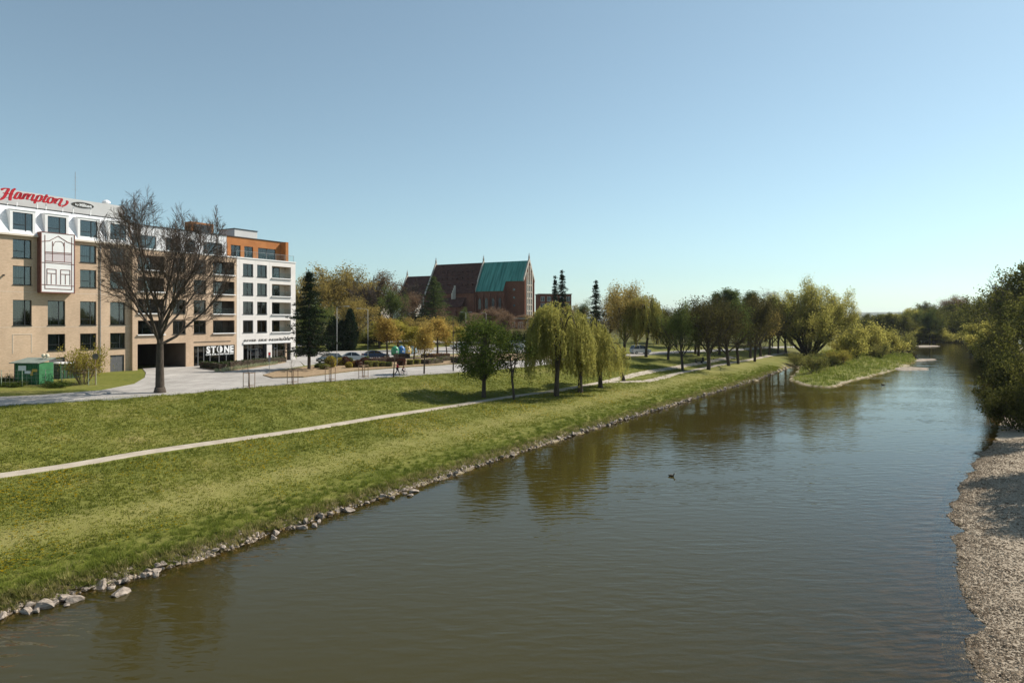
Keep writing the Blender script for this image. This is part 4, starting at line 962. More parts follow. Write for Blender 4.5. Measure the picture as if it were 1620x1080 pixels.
# terrace, penthouse
MB().box(X(1.85), X(30.25), -.1, 15, 20.6, 20.78).build('terrace_slab', M_WTRIM, flats)
pw = [(2.7, 6.4), (7.9, 9.9), (10.9, 12.6), (13.9, 17.2)]; YP = 1.9
mb = MB(); wall_open(mb, X(1.9), X(18.0), 20.78, 24.1, [(X(a), X(b_), 20.9, 22.8) for a, b_ in pw], YP, .15); mb.quad((X(1.9),YP,20.78),(X(1.9),15,20.78),(X(1.9),15,24.1),(X(1.9),YP,24.1)).build('penthouse_wall', M_SEAM, flats)
for u in np.arange(2.2, 18.0, .45):
    if any(a-.02 < u < b_+.02 for a, b_ in pw): MB().box(X(u),X(u)+.04,YP-.035,YP,22.85,24.1).build('seam', M_SEAM, flats)
    else: MB().box(X(u),X(u)+.04,YP-.035,YP,20.78,24.1).build('seam', M_SEAM, flats)
for a, b_ in pw: window(flats, X(a), YP+.12, 20.9, b_-a, 1.9, .6, 0, 0, bar=.06, sill=False)
po = [(18.8, 20.6), (21.3, 23.0), (24.0, 27.6)]
mb = MB(); wall_open(mb, X(18.0), X(28.7), 20.78, 24.1, [(X(a), X(b_), 20.9, 22.8) for a, b_ in po], YP-.01, .15); mb.box(X(28.7), X(29.3), .7, 15, 20.78, 24.1); mb.quad((X(28.7),YP-.01,20.78),(X(28.7),YP+8,20.78),(X(28.7),YP+8,24.1),(X(28.7),YP-.01,24.1)); mb.build('orange_wall', M_ORANGE, flats)
for a, b_ in po: window(flats, X(a), YP+.11, 20.9, b_-a, 1.9, .5, 0, 0, bar=.06, sill=False)
MB().box(X(1.9), X(29.4), YP-.12, 15, 24.1, 24.22).build('penthouse_roof', M_ROOFD, flats)
gr = MB()
for u in np.arange(18.4, 29.9, 1.9): gr.box(X(u)-.02, X(u)+.02, -.02, .02, 20.78, 21.75)
gr.box(X(18.4), X(29.95), -.025, .025, 21.75, 21.79); grb = gr.build('terrace_railing', M_METAL, flats)
for u in np.arange(18.4, 29.8, 1.9): MB().box(X(u)+.03, X(min(u+1.9, 29.9))-.03, -.008, .008, 20.85, 21.72).build('pane', M_GLASSB, grb)
u0, z0 = fm(302, 366, 7); u1, z1 = fm(338, 354, 7)
rb = MB().box(X(u0),X(u1),7,8.6,24.2,z1-.1).build('roof_lantern', M_ORANGE, flats); MB().box(X(u0)+.5,X(u1)-.4,6.93,7.0,24.3,z1-.4).build('pane', M_GLASS, rb)
u0, _ = fm(371, 372, 5); u1, z1 = fm(407, 367.5, 5); MB().box(X(u0),X(u1),5,9,24.2,z1+.1).build('roof_plant_room', M_GREYR, flats)
MB().box(X(u0)-.1,X(u1)+.1,4.9,9.1,z1+.1,z1+.2).build('roof_plant_cover', M_ROOFD, flats)
# ------------------------------------------------------------------ church on the rise
M_CBRICK = brickmat('red_church_brick', (.165,.062,.036), (.215,.084,.05), (.17,.09,.06), 1, .5, .2)
M_COPPER = pm('green_copper', (.025,.145,.12), (.11,.36,.30), .5, .6, stretch=(2.5,.2,.2)); M_CTILE = pm('brown_roof_tile', (.055,.021,.015), (.10,.04,.028), .8, .85, .3, 6)
M_STONE = pm('pale_coping', (.42,.37,.31), (.55,.49,.42), 1, .85)
M_CGL = pm('dark_leaded_glass', (.03,.05,.055), (.06,.09,.095), 3, .15, spec=.6)
CZ = 10.8
church = empty('church', (7.5, 300, 0), math.atan2(-.479, .879), 'red brick gothic church with green copper and brown tiled roofs', 'church')
def gabled(L0, L1, hw, ez, rz, wallm, roofm, nm, over=.35):
    """wall block and steep roof between distances L0..L1 left of the right gable"""
    w = MB(); x0, x1 = -L1, -L0
    for yy in (-hw, hw): w.quad((x0,yy,CZ-3),(x1,yy,CZ-3),(x1,yy,ez),(x0,yy,ez))
    for xx in (x0, x1): w.poly([(xx,-hw,CZ-3),(xx,hw,CZ-3),(xx,hw,ez),(xx,0,rz),(xx,-hw,ez)])
    w.build(nm+'_wall', wallm, church)
    k = (rz-ez)/hw; r_ = MB()
    for sg in (-1, 1): r_.prism([(0,rz+.05),(sg*(hw+over),ez-over*k+.05),(sg*(hw+over),ez-over*k+.4),(0,rz+.5)], 'x', x0+.02, x1-.02)
    return r_.build(nm+'_roof', roofm, church)
gabled(0, 9, 4.5, 28.2, 36.3, M_CBRICK, M_COPPER, 'chancel'); gabled(9, 23.3, 6.9, 23.9, 36.3, M_CBRICK, M_COPPER, 'transept'); gabled(23.3, 49.5, 8.2, 23.0, 36.3, M_CBRICK, M_CTILE, 'nave'); gabled(49.5, 66.5, 6.0, 21.9, 31.2, M_CBRICK, M_CTILE, 'side_wing')
for r_ in range(3):
    for q in range(9-r_):
        L = 25.5+q*2.7+r_*1.2; y_ = -6.4+r_*1.9; zz = 36.3+y_*(36.3-23.0)/8.2*1.0+.35
        MB().prism([(y_-.55,zz-.55),(y_+.35,zz+.85),(y_-.45,zz+.45)], 'x', -L-.3, -L+.3).build('roof_vent', M_CTILE, church)
for z in np.arange(24.2, 36, 1.05):
    y_ = -(36.3-z)/(36.3-23.0)*8.2; MB().prism([(y_-.06,z+.35),(y_+.06,z+.62),(y_-.08,z+.62)], 'x', -49.2, -23.7).build('tile_course', M_CTILE, church)
# seams on the copper roof
k = 8.1/4.5
for L in np.arange(.9, 23, 1.15):
    hw, ez = (4.85, 27.6) if L < 9 else (7.25, 23.3)
    MB().prism([(-hw,ez+.36),(-.05,36.72),(-.05,36.84),(-hw,ez+.48)], 'x', -L-.04, -L+.04).build('roof_seam', M_COPPER, church)
def coping(L, hw, ez, rz, th=.5):
    mb = MB()
    for sg in (-1, 1): mb.prism([(0,rz),(sg*hw,ez),(sg*hw,ez+1.2),(0,rz+1.7)], 'x', -L-th/2, -L+th/2)
    c_ = mb.build('gable_coping', M_STONE, church)
    MB().lathe([(.5,0),(.35,.9),(.12,1.5),(.05,2.4)], 6, (-L,0,rz+1.4)).box(-L-.4,-L+.4,-.06,.06,rz+3.0,rz+3.15).build('finial', M_STONE, c_)
coping(0, 5.2, 27.5, 36.5); coping(23.3, 7.3, 23.2, 36.5); coping(49.6, 8.8, 22, 36.5); coping(66.5, 6.4, 21.2, 31.2)
# right gable: pilasters and rows of narrow windows
for yy in (-4.4, -2.5, -.85, .85, 2.5, 4.4): MB().box(.0, .32, yy-.28, yy+.28, CZ-3, 36-abs(yy)*1.75).build('pilaster', M_STONE if abs(yy) < 4 else M_CBRICK, church)
for yy in (-1.7, 0, 1.7):
    for r_ in range(6):
        z = 12.2+r_*2.75+ (0 if r_ < 5 else .3); f = MB().box(.0, .12, yy-.5, yy+.5, z, z+1.9).build('slit_window', M_CGL, church)
        MB().box(.0, .22, yy-.56, yy+.56, z-.5, z-.02).build('sill', M_STONE, f)
# transept side windows with pointed arches and buttresses
for q in range(4):
    xc = -22+q*3.45+.9; w2 = .8; z0, zs = 15.5, 19.3
    arch = [(xc-w2,z0),(xc+w2,z0),(xc+w2,zs),(xc+w2*.72,zs+.8),(xc,zs+1.6),(xc-w2*.72,zs+.8),(xc-w2,zs)]
    f = MB().prism(arch, 'y', -7.0, -6.88).build('arched_window', M_CGL, church)
    mb = MB(); fr_ = arch[1:]+[arch[0]]
    for p, r_ in zip(fr_[:-1], fr_[1:]):
        d = Vector((r_[0]-p[0], r_[1]-p[1])).normalized()*.12; mb.prism([(p[0]-d.y,p[1]+d.x),(r_[0]-d.y,r_[1]+d.x),(r_[0]+d.y,r_[1]-d.x),(p[0]+d.y,p[1]-d.x)], 'y', -7.12, -6.9)
    mb.box(xc-.05,xc+.05,-7.05,-6.98,z0,zs+1.2); mb.build('tracery', M_CBRICK, f)
for q in range(5): MB().prism([(-7.9,CZ-3),(-6.9,CZ-3),(-6.9,22.8),(-7.3,22.6),(-7.9,20)], 'x', -23.1+q*3.45, -22.5+q*3.45).build('buttress', M_CBRICK, church)
for q in range(4): MB().prism([(-13.2,CZ-3),(-12,CZ-3),(-12,15.6),(-13.2,14)], 'x', -46+q*5, -45.2+q*5).build('buttress', M_CBRICK, church)
for z in (17, 20.5, 24): 
    MB().lathe([(.02,-.03),(.55,-.03),(.55,.03),(.02,.03)], 12).build('round_window', M_CGL, church).matrix_local = Matrix.Translation((-5, -4.55, z))@Matrix.Rotation(R(90), 4, 'X')
# lean-to aisle and small stepped gable by the nave
MB().box(-48,-28,-12,-8.2,CZ-3,16.6).build('aisle_wall', M_CBRICK, church); MB().prism([(-12.5,16.3),(-8.0,20.6),(-8.0,21.0),(-12.5,16.7)], 'x', -48.4, -27.6).build('aisle_roof', M_CTILE, church)
mb = MB()
for q in range(4): mb.box(-33.4,-32.8,-9.2-q*.7,-8.5-q*.7,20,26.2-q*1.15)
mb.build('stepped_gable', M_STONE, church)
for q in range(5):
    MB().box(-65.6+q*3.2,-64.9+q*3.2,-6.25,-5.9,CZ-3,21.6).build('pilaster', M_STONE, church)
    if q < 4:
        MB().box(-64.2+q*3.2,-63.0+q*3.2,-6.08,-5.95,17.2,20.2).build('window', M_CGL, church); MB().box(-64.2+q*3.2,-63.0+q*3.2,-6.08,-5.95,12.5,15.5).build('window', M_CGL, church)
MB().lathe([(1.0,0),(1.0,15.5),(.2,18)], 8, (-1.2, 5.6, CZ)).build('stair_turret', M_CBRICK, church)
# brick school building right of the church and the low wing in front
def block(name, p, rz, L, D, z0, z1, wallm, label, rows, cols, win_w, win_h, zst, cat='building', roof=None, fr=M_WTRIM, top=.35):
    e = empty(name, (p[0], p[1], 0), rz, label, cat); mb = MB().box(0, L, 0, D, z0, z1); mb.build('wall', wallm, e)
    if roof:
        rm, hz = roof; r_ = MB(); o_ = .5; cxm = D/2
        i0 = len(r_.v); r_.v += [(-o_,-o_,z1),(L+o_,-o_,z1),(L+o_,D+o_,z1),(-o_,D+o_,z1),(cxm*.7,cxm,z1+hz),(L-cxm*.7,cxm,z1+hz)]
        r_.f += [(0,1,5,4),(2,3,4,5),(1,2,5),(3,0,4),(0,3,2,1)]; r_.build('roof', rm, e)
    else: MB().box(-.25, L+.25, -.25, D+.25, z1, z1+top).build('parapet', M_STONE, e)
    for r_ in range(rows):
        for c_ in range(cols):
            x = L*(c_+.5)/cols-win_w/2; z = zst+r_*(z1-zst)/rows
            w = MB().box(x-.1, x+win_w+.1, -.05, .02, z-.1, z+win_h+.1).build('window', fr, e)
            MB().box(x, x+win_w/2-.05, -.09, -.04, z, z+win_h).box(x+win_w/2+.05, x+win_w, -.09, -.04, z, z+win_h).build('pane', M_CGL, w)
    return e
block('brick_building', (12.5, 312), R(8), 15, 10, 8, 22.4, M_CBRICK, 'red brick building with white windows right of the church', 4, 5, 1.5, 2.0, 10)
block('low_brick_building', (-3.5, 215), R(-6), 12.5, 8, 4, 11.1, M_CBRICK, 'low flat-roofed brick wing below the church gable', 1, 5, 1.3, 1.6, 8.4, top=.3)
block('old_house', (-66, 262), R(-14), 17, 11, 6, 16.0, pm('grey_plaster', (.38,.33,.28), (.46,.41,.35), .5, .9), 'old house with dark hipped roof behind the bare trees', 2, 5, 1.0, 1.6, 10, 'house', (M_CTILE, 6.5))
block('white_house', (-55, 300), R(-10), 13, 9, 8, 18.2, pm('white_plaster', (.66,.62,.56), (.74,.70,.64), .5, .9), 'white rendered house between the trees left of the church', 2, 4, .9, 1.5, 12, 'house', (M_ROOFD, 3.0))
# ------------------------------------------------------------------ planting
def T(key, px, base, top, wpx, label, Y=None, name='tree', cat='tree', group=None, lean=(0,0), rz=None):
    """tree whose foot is seen at photo row base (or stands at depth Y), its tip at row top"""
    p = gy(px, Y) if Y else gp(px, base)
    h = CAMZ+(HY-top)*p.y/F-p.z; return plant(key, name, p, h, 1.14*wpx*p.y/F, label, cat, group, rz, lean)
T('bare', 253, 622, 318, 190, 'tall leafless lime tree on the grass edge before the hotel', rz=2.2)
T('round', 765, 629, 502, 88, 'dense round dark green tree beside the footpath', rz=.5)
T('crooked', 813, 632, 515, 74, 'crooked thin-leaved dark tree between the round tree and the willows', rz=0)
T('weeping', 880, 627, 482, 104, 'tallest of the three riverside weeping willows, next to the crooked tree', name='weeping_willow')
T('weeping_b', 918, 621, 498, 88, 'middle one of the three weeping willows by the path', name='weeping_willow')
T('weeping_b', 950, 613, 524, 78, 'smallest weeping willow, nearest the fork of the paths', name='weeping_willow', rz=4.0)
T('spruce', 489, 585, 430, 66, 'dark spruce in the mulch bed beside the white apartment end', name='spruce_tree')
for px, top, lb in ((527,500,'slim dark thuja left of its two neighbours'), (541,506,'short dark thuja between two taller ones'), (554,488,'tallest dark thuja behind the car park')):
    T('thuja', px, 0, top, 22, lb, Y=152, name='thuja_tree', group='dark thujas behind the car park')
G = 'young street trees in orange and yellow spring leaf'
for key, px, base, top, w, lb in (('street_orange', 613, 570, 500, 44, 'orange-leaved young tree left of the recycling bins'), ('street_yellow', 655, 571, 516, 40, 'yellow-green young tree just right of the bins'),
        ('street_orange', 671, 592, 512, 36, 'orange young tree on the grass edge of the promenade'), ('street_orange', 692, 566, 501, 46, 'largest orange tree behind the russet hedge'),
        ('street_yellow', 707, 563, 518, 30, 'small yellow tree nearest the dense round tree')):
    T(key, px, base, top, w*.95, lb, name='street_tree', group=G)
T('street_yellow', 640, 0, 512, 40, 'pale yellow young tree behind the recycling bins', Y=150, name='street_tree', group=G)
GB = 'spring trees on the rise behind the car park'
for key, px, Y, top, w, lb in (('airy', 478, 175, 432, 40, 'olive spring tree right behind the white apartment corner'), ('airy', 508, 180, 416, 62, 'tall olive spring tree above the spruce'), ('airy_green', 494, 150, 470, 50, 'greener low-crowned tree behind the spruce'),
        ('airy', 543, 190, 424, 54, 'olive tree right of the tallest one behind the thujas'), ('bare_grey', 566, 200, 438, 52, 'leafless grey tree in front of the old house'), ('bare_grey', 582, 180, 450, 40, 'thin leafless tree behind the second street lamp'),
        ('airy_rust', 600, 210, 428, 48, 'rusty-topped tree left of the church'), ('airy_green', 617, 185, 452, 46, 'green spring tree behind the orange street tree'), ('bare_grey', 634, 230, 446, 44, 'leafless tree just left of the church wing'),
        ('airy', 560, 165, 470, 46, 'low olive tree above the far parked car'), ('fuzzy_brown', 655, 205, 462, 52, 'brown twiggy tree in front of the church wing'), ('airy', 522, 210, 430, 50, 'olive tree in the gap behind the tallest spring tree'), ('airy_rust', 585, 235, 462, 50, 'rusty low tree under the old house roof')):
    T(key, px, 0, top, w*1.45, lb, Y=Y, group=GB)
for key, px, Y, top, w, lb in (('street_yellow', 600, 160, 508, 50, 'yellow-green tree close behind the left orange tree'), ('street_yellow', 630, 165, 505, 50, 'tall yellow-green tree in the gap between orange trees'), ('airy', 664, 178, 500, 52, 'olive-yellow tree under the cedar'), ('street_orange', 682, 160, 510, 48, 'tan tree between the orange ones, farther back'),
        ('airy', 712, 175, 505, 44, 'olive-yellow tree left of the double street lamp'), ('street_yellow', 722, 150, 516, 34, 'pale yellow tree peeping out left of the round tree'), ('airy', 850, 175, 498, 46, 'olive-yellow tree left of the two dark spruces'), ('airy_rust', 868, 182, 500, 50, 'rusty-olive tree under the two dark spruces')):
    T(key, px, 0, top, w, lb, Y=Y, group='spring trees below the church')
T('larch', 686, 0, 438, 52, 'green pointed larch in front of the brown church roof', Y=210, name='larch_tree')
T('larch', 694, 0, 447, 38, 'lower second larch tip leaning on the taller one', Y=215, name='larch_tree')
T('cedar', 668, 0, 486, 60, 'spreading black-green cedar under the larch', Y=200, name='cedar_tree')
T('airy_green', 733, 0, 486, 32, 'small light green tree below the copper roof', Y=200)
T('bush', 706, 0, 500, 36, 'green bush between the larch and the small light green tree', Y=195, name='bush', cat='bush')
T('fuzzy_brown', 772, 0, 486, 62, 'brown leafless round tree below the church windows', Y=185)
T('fuzzy_brown', 806, 0, 492, 58, 'second brown leafless tree, right below the church gable', Y=180)
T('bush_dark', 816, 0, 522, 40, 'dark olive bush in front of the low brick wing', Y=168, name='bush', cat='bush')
T('fuzzy_brown', 748, 0, 505, 50, 'low brown twiggy tree right of the double street lamp', Y=172)
T('spruce_thin', 878, 0, 437, 26, 'narrower left one of two dark spruces above the willows', Y=172, name='spruce_tree')
T('spruce_thin', 889, 0, 428, 34, 'taller right one of two dark spruces above the willows', Y=170, name='spruce_tree')
T('spruce_thin', 943, 0, 444, 36, 'single dark spruce between the willows and the big olive tree', Y=160, name='spruce_tree')
T('airy_green', 925, 0, 474, 46, 'light green tree behind the gap left of the single spruce', Y=190)
T('airy', 908, 0, 480, 40, 'olive tree close behind the two dark spruces', Y=200)
T('airy', 988, 0, 452, 72, 'big olive-brown tree with a broad open crown right of the single spruce', Y=140)
T('airy', 1006, 0, 446, 76, 'highest olive-crowned tree behind the hanging willow', Y=150)
T('weeping', 1022, 0, 470, 62, 'weeping willow hanging over the street at the far end of the lawn', Y=137, name='weeping_willow')
T('airy_rust', 965, 0, 470, 60, 'brown tree behind the smallest weeping willow', Y=165)
GP = 'dark budding park trees along the paths'
for key, px, base, top, w, lb in (('park_b', 1057, 569, 490, 52, 'dark park tree at the left end of the row'), ('airy_green', 1080, 586, 482, 62, 'greener park tree with straight trunk between the two paths'), ('park', 1121, 585, 474, 74, 'dark park tree with forked low limbs by the lower path'),
        ('park_b', 1153, 578.5, 474, 66, 'dark park tree with the thickest trunk at the path edge'), ('airy_green', 1168, 575.5, 470, 60, 'greener park tree right next to the thickest one'), ('park_b', 1194, 572, 472, 52, 'thin dark park tree standing out on the lawn'),
        ('park', 1187, 566, 468, 50, 'dark park tree behind the thin lawn tree'), ('airy', 1203, 564, 474, 46, 'olive park tree fifth from the right end'), ('park', 1217, 562, 478, 46, 'dark park tree fourth from the right end'), ('airy_green', 1231, 559.5, 478, 44, 'greener park tree third from the right end'),
        ('park', 1243, 558, 482, 44, 'dark park tree at the right end next to the big willow'), ('park', 1105, 563, 484, 54, 'dark park tree behind the bench'), ('park_b', 1138, 561, 480, 54, 'dark park tree behind the upper path'), ('park', 1100, 560, 490, 50, 'dark park tree far back beside the promenade')):
    T(key, px, base, top-5, w*1.3, lb, name='park_tree', group=GP)
for px, Y, top, w, lb in ((1070, 175, 488, 60, 'back row dark tree behind the left end of the park row'), (1175, 215, 480, 60, 'back row dark tree below the poplars'), (1212, 230, 482, 60, 'back row dark tree right of the poplars'), (1040, 185, 492, 50, 'back row dark tree right of the hanging willow')):
    T('park', px, 0, top, w*1.4, lb, Y=Y, name='park_tree', group=GP)
for px, top, w, lb in ((1136, 462, 24, 'leftmost poplar of the four above the park trees'), (1150, 456, 26, 'tallest of the four poplars above the park trees'), (1166, 459, 24, 'third poplar from the left above the park trees'), (1186, 461, 28, 'rightmost poplar of the four above the park trees')):
    T('poplar', px, 0, top, w*1.25, lb, Y=195, name='poplar_tree', group='poplars above the park trees')
T('airy_rust', 1222, 0, 460, 34, 'tall thin-leaved tree between the poplars and the big willow', Y=200)
T('crack', 1280, 562, 447, 132, 'huge spreading crack willow at the head of the spit', name='willow_tree', rz=1.0)
GS = 'willow bushes on the spit'
for key, px, base, top, w, lb in (('bush', 1262, 578, 556, 36, 'grey-green bush at the mouth of the inlet'), ('bush', 1288, 590, 557, 40, 'slender bush rising from the low spit'), ('bush_yellow', 1330, 576, 550, 46, 'yellowish bush in the middle of the spit'), ('bush_dark', 1312, 580, 562, 28, 'small dark bush on the spit'),
        ('bush_willow', 1352, 566, 512, 58, 'tall willow bush right under the big willow'), ('bush_willow', 1378, 563, 508, 58, 'tallest willow bush on the spit'), ('bush_willow', 1405, 560, 520, 50, 'round willow bush near the spit point'), ('bush', 1424, 559, 522, 44, 'outermost willow bush on the spit point'),
        ('bush', 1392, 566, 540, 34, 'low bush in front of the round willow bush'), ('bush_willow', 1338, 560, 522, 44, 'willow bush behind the yellowish one'), ('bush_dark', 1436, 556, 534, 30, 'small dark bush at the waterline of the spit')):
    T(key, px, base, top, w, lb, name='bush', cat='bush', group=GS)
rgw = random.Random(77)
ORD = ['first','second','third','fourth','fifth','sixth','seventh','eighth','ninth','tenth','eleventh','twelfth','thirteenth','fourteenth','fifteenth','sixteenth']
# far wood beyond the bend and the wood on the right bank
def wood(px, Y, top, w, lb, key=None, nm='tree'): T(key or rgw.choice(['wood', 'wood', 'wood_b', 'airy_green']), px, 0, top, w, lb, Y=Y, name=nm, group='trees of the far riverside wood')
for k in range(16):
    px = 1352+k*8.5+rgw.uniform(-3, 3); wood(px, 330+rgw.uniform(-15, 60), 502-k*.9+rgw.uniform(-5, 3), 36+rgw.uniform(0, 10), ORD[k]+' from the left of the small far trees beyond the spit')
for k in range(13):
    px = 1450+k*11+rgw.uniform(-4, 4); wood(px, 400+rgw.uniform(-40, 20), 486-4*math.sin(k*.5)+rgw.uniform(-7, 6), 52+rgw.uniform(0, 12), ORD[k]+' from the left of the far trees closing the view at the river bend')
for k in range(12):
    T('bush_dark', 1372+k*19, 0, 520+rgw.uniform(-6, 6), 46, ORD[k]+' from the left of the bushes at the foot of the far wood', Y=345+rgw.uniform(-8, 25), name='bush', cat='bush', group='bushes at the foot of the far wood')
for k in range(9):
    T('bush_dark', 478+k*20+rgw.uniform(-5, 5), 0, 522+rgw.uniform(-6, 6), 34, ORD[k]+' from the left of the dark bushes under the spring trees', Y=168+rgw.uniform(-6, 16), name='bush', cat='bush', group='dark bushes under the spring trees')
for k in range(10):
    T(['bush_dark','bush','fuzzy_brown'][k % 3], 648+k*22+rgw.uniform(-5, 5), 0, 499+rgw.uniform(-6, 6), 48, ORD[k]+' from the left of the mixed bushes on the slope below the church', Y=222+rgw.uniform(-14, 16), name='bush', cat='bush', group='bushes on the slope below the church')
wood(1500, 375, 468, 74, 'brown leafless tree topping the far wood', 'fuzzy_brown'); wood(1520, 372, 471, 66, 'second brown leafless tree on the far wood', 'fuzzy_brown')
wood(1478, 320, 517, 62, 'round bright willow at the water by the river bend', 'wood_b'); wood(1455, 330, 524, 44, 'lower round bright willow left of the larger one', 'wood_b')
wood(1448, 345, 502, 50, 'mid green tree behind the two round bright willows', 'wood')
for px, Y, top, w, lb, key in ((1535, 262, 474, 78, 'olive tree right of the round bright willow', 'wood'), (1560, 235, 462, 80, 'high dark tree over the gravel margin', 'wood'), (1552, 215, 512, 60, 'lower bright tree at the gravel margin', 'wood_b'), (1582, 200, 448, 88, 'tall dark tree left of the leaning one', 'wood'),
        (1600, 165, 440, 92, 'tall open-crowned tree with dead top near the right edge', 'bare_grey'), (1606, 150, 470, 96, 'dark leafy tree at the right edge', 'wood'), (1570, 175, 505, 60, 'bright bushy tree below the tall dark ones', 'wood_b'), (1640, 140, 415, 120, 'tallest dark tree cut by the right edge', 'wood'), (1650, 110, 440, 120, 'broad dark tree cut by the right edge, nearer', 'wood')):
    wood(px, Y, top, w, lb, key)
for px, Y, top, w, lb in ((1606, 69, 600, 108, 'dark bush arching low over the water where the gravel begins'), (1590, 122, 545, 66, 'dark bush at the water under the tall trees'), (1612, 96, 560, 100, 'large dark bush leaning out over the river at the right edge'), (1640, 84, 560, 120, 'second large dark bush at the right edge, partly cut off'), (1560, 190, 540, 44, 'bush at the far end of the right bank'), (1578, 150, 535, 50, 'bush between the gravel margin and the dark one')):
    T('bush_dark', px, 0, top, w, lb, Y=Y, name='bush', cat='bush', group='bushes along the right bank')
# trees standing just outside the right edge, whose shade falls on the gravel
for k, (x, y, h) in enumerate(((37.5, 42.5, 13), (36.6, 40.5, 11), (42.5, 50.5, 12), (40.5, 47.5, 12.5), (48, 61, 12), (57, 70, 13))):
    plant('wood', 'tree', Vector((x, y, H(x, y))), h, h*.55, ORD[k]+' nearest of the trees just outside the view that shade the gravel', group='trees shading the gravel bank')
# leaning willow stump by the path fork
p = gp(987, 603); st = MB().tube([(0,0,-.2),(-.12,0,.5),(-.3,.05,1.15),(-.38,.05,1.35)], [.34,.3,.28,.2], 9)
o = st.build('tree_stump', M_BARK, smooth=True); o.location = p; tag(o, 'thick leaning tree stump where the footpath forks', 'stump')
# young saplings without guards
p = gp(622, 597); s = MB().tube([(0,0,-.2),(.12,0,1.4),(.22,0,3.0)], [.09,.08,.05], 6).build('sapling', M_BARK, smooth=True); s.location = p; tag(s, 'dark leaning young trunk beside the walker in red', 'tree')
p = gp(717, 587.5); s = empty('tree', p, 0, 'tall thin bare young tree left of the dense round tree', 'tree'); out, tips = [], []; rg = random.Random(6)
grow(out, tips, rg, Vector((0,0,-.1)), Vector((0,0,1)), 8.4, .1, 0, dict(seg=[8,3,2], wob=[.012,.1,.1], up=[0,.1,.05], end=[.3,.4,.5], n=[16,3], f0=[.35,.2], ang=[.8,.6], lr=[.16,.5], rr=[.3,.5], max=2))
tubes(out, 0, 0, (7,)).build('trunk', M_BARK, s, True); tubes(out, 1, 2, (3,3,3)).build('twigs', M_TWIG, s)
# clipped shrubs in the mulch bed
def shrubs(items, group):
    for key, px, base, hpx, wpx, lb in items:
        p = gp(px, base); plant(key, 'clipped_shrub', p+Vector((0,0,.12)), 1.15*hpx*p.y/F, 1.25*wpx*p.y/F, lb, 'shrub', group)
shrubs([('ball_green', 505, 583, 7, 13, 'dark green low clipped shrub at the left end of the bed'), ('ball_lime', 514, 585, 8, 14, 'lime low clipped shrub in front of the golden ball'), ('ball_gold', 523, 582, 16, 15, 'large golden clipped ball in front of the dark green car'),
        ('ball_gold', 538, 579, 11, 12, 'second golden clipped ball right of the lamp post'), ('ball_red', 546, 579, 13, 12, 'dark red clipped shrub left of the white car'), ('ball_green', 554, 575, 8, 8, 'small green ball against the white car'),
        ('ball_gold', 552, 583, 9, 10, 'golden ball in the front row below the white car'), ('ball_russet', 560, 582, 9, 9, 'russet ball between golden and red ones'), ('ball_red', 567, 582, 11, 13, 'dark red ball right of the russet one'),
        ('cube_lime', 583, 582, 10, 11, 'first lime clipped cube from the left in the front row'), ('cube_lime', 594, 581.5, 9, 11, 'second lime clipped cube in the front row'), ('cube_lime', 604.5, 581, 8, 10, 'third lime clipped cube in the front row'), ('cube_green', 615, 581, 7, 10, 'green clipped cube just left of the walker'),
        ('cube_red', 635, 579, 9, 12, 'dark red clipped cube behind the child on the bicycle'), ('cube_lime', 649, 578, 8, 11, 'lime clipped cube right of the dark red one'), ('cube_lime', 660, 577, 8, 10, 'last lime clipped cube before the dark hedges'),
        ('ball_green', 580, 573, 8, 9, 'green ball in the back row left of the blue car'), ('ball_red', 576, 577, 10, 11, 'dark red ball in the back row')], 'clipped shrubs in the mulch bed')
def hedge(pix, w, h, lm, label, cat='hedge', seed=1):
    rg = random.Random(seed); rs = np.random.RandomState(seed); P = [gp(*p) for p in pix]; o = P[0]; C = []; mb = MB()
    for a, b_ in zip(P[:-1], P[1:]):
        d = (b_-a); L = d.length; d.normalize(); nn = Vector((-d.y, d.x, 0)); K = int(L*90*h)
        for _ in range(K):
            t = rs.uniform(0, L); s_ = rs.uniform(-1, 1); z = rs.uniform(.05, 1)
            if rs.rand() < .4: z = 1
            else: s_ = math.copysign(1, s_)
            q = a+d*t+nn*s_*w/2*(1+.08*math.sin(t*3)); C.append((q.x-o.x, q.y-o.y, q.z-o.z+.1+h*z*(1+.05*math.sin(t*2.2))))
        c0, c1 = a-nn*w*.42-o, a+nn*w*.42-o; e0, e1 = b_-nn*w*.42-o, b_+nn*w*.42-o; up = Vector((0,0,h*.95+.1))
        mb.quad(c0+up, c1+up, e1+up, e0+up).quad(c0, e0, e0+up, c0+up).quad(e1, c1, c1+up, e1+up).quad(c1, c0, c0+up, c1+up).quad(e0, e1, e1+up, e0+up)
    e = empty('hedge', o, 0, label, cat); mb.build('stems', M_TWIG, e)
    V, rn = leaves(np.array(C), 2, .05, .13, rs, .6); obj('foliage', np_polys('foliage', V, 4, lm, rn), e)
hedge([(321,582),(352,586),(357,582)], 1.0, .85, CL_DK, 'dark clipped hedge corner below the cafe window', seed=2)
hedge([(360,582),(400,578),(449,573)], 1.2, .8, CL_DK, 'long dark clipped hedge along the white entrance', seed=3)
hedge([(583,575),(610,573.5),(640,573)], 1.6, .75, CL_RED, 'long dark red hedge behind the lime cubes', seed=4)
hedge([(625,568),(646,567)], 1.2, .8, CL_DK, 'short dark hedge below the recycling bins', seed=5)
hedge([(672,577),(695,574.5)], 1.8, .75, CL_GREEN, 'green hedge block right of the lime cubes', seed=6)
hedge([(696,572),(711,570.5)], 1.8, .7, CL_GREEN, 'last green hedge block by the dense round tree', seed=7)
hedge([(668,567),(710,565.5)], 1.2, .7, CL_ORG, 'low russet hedge under the orange trees', seed=8)
hedge([(720,575),(760,571)], 2.0, .9, CL_DK, 'dark hedge behind the dense round tree', seed=9)
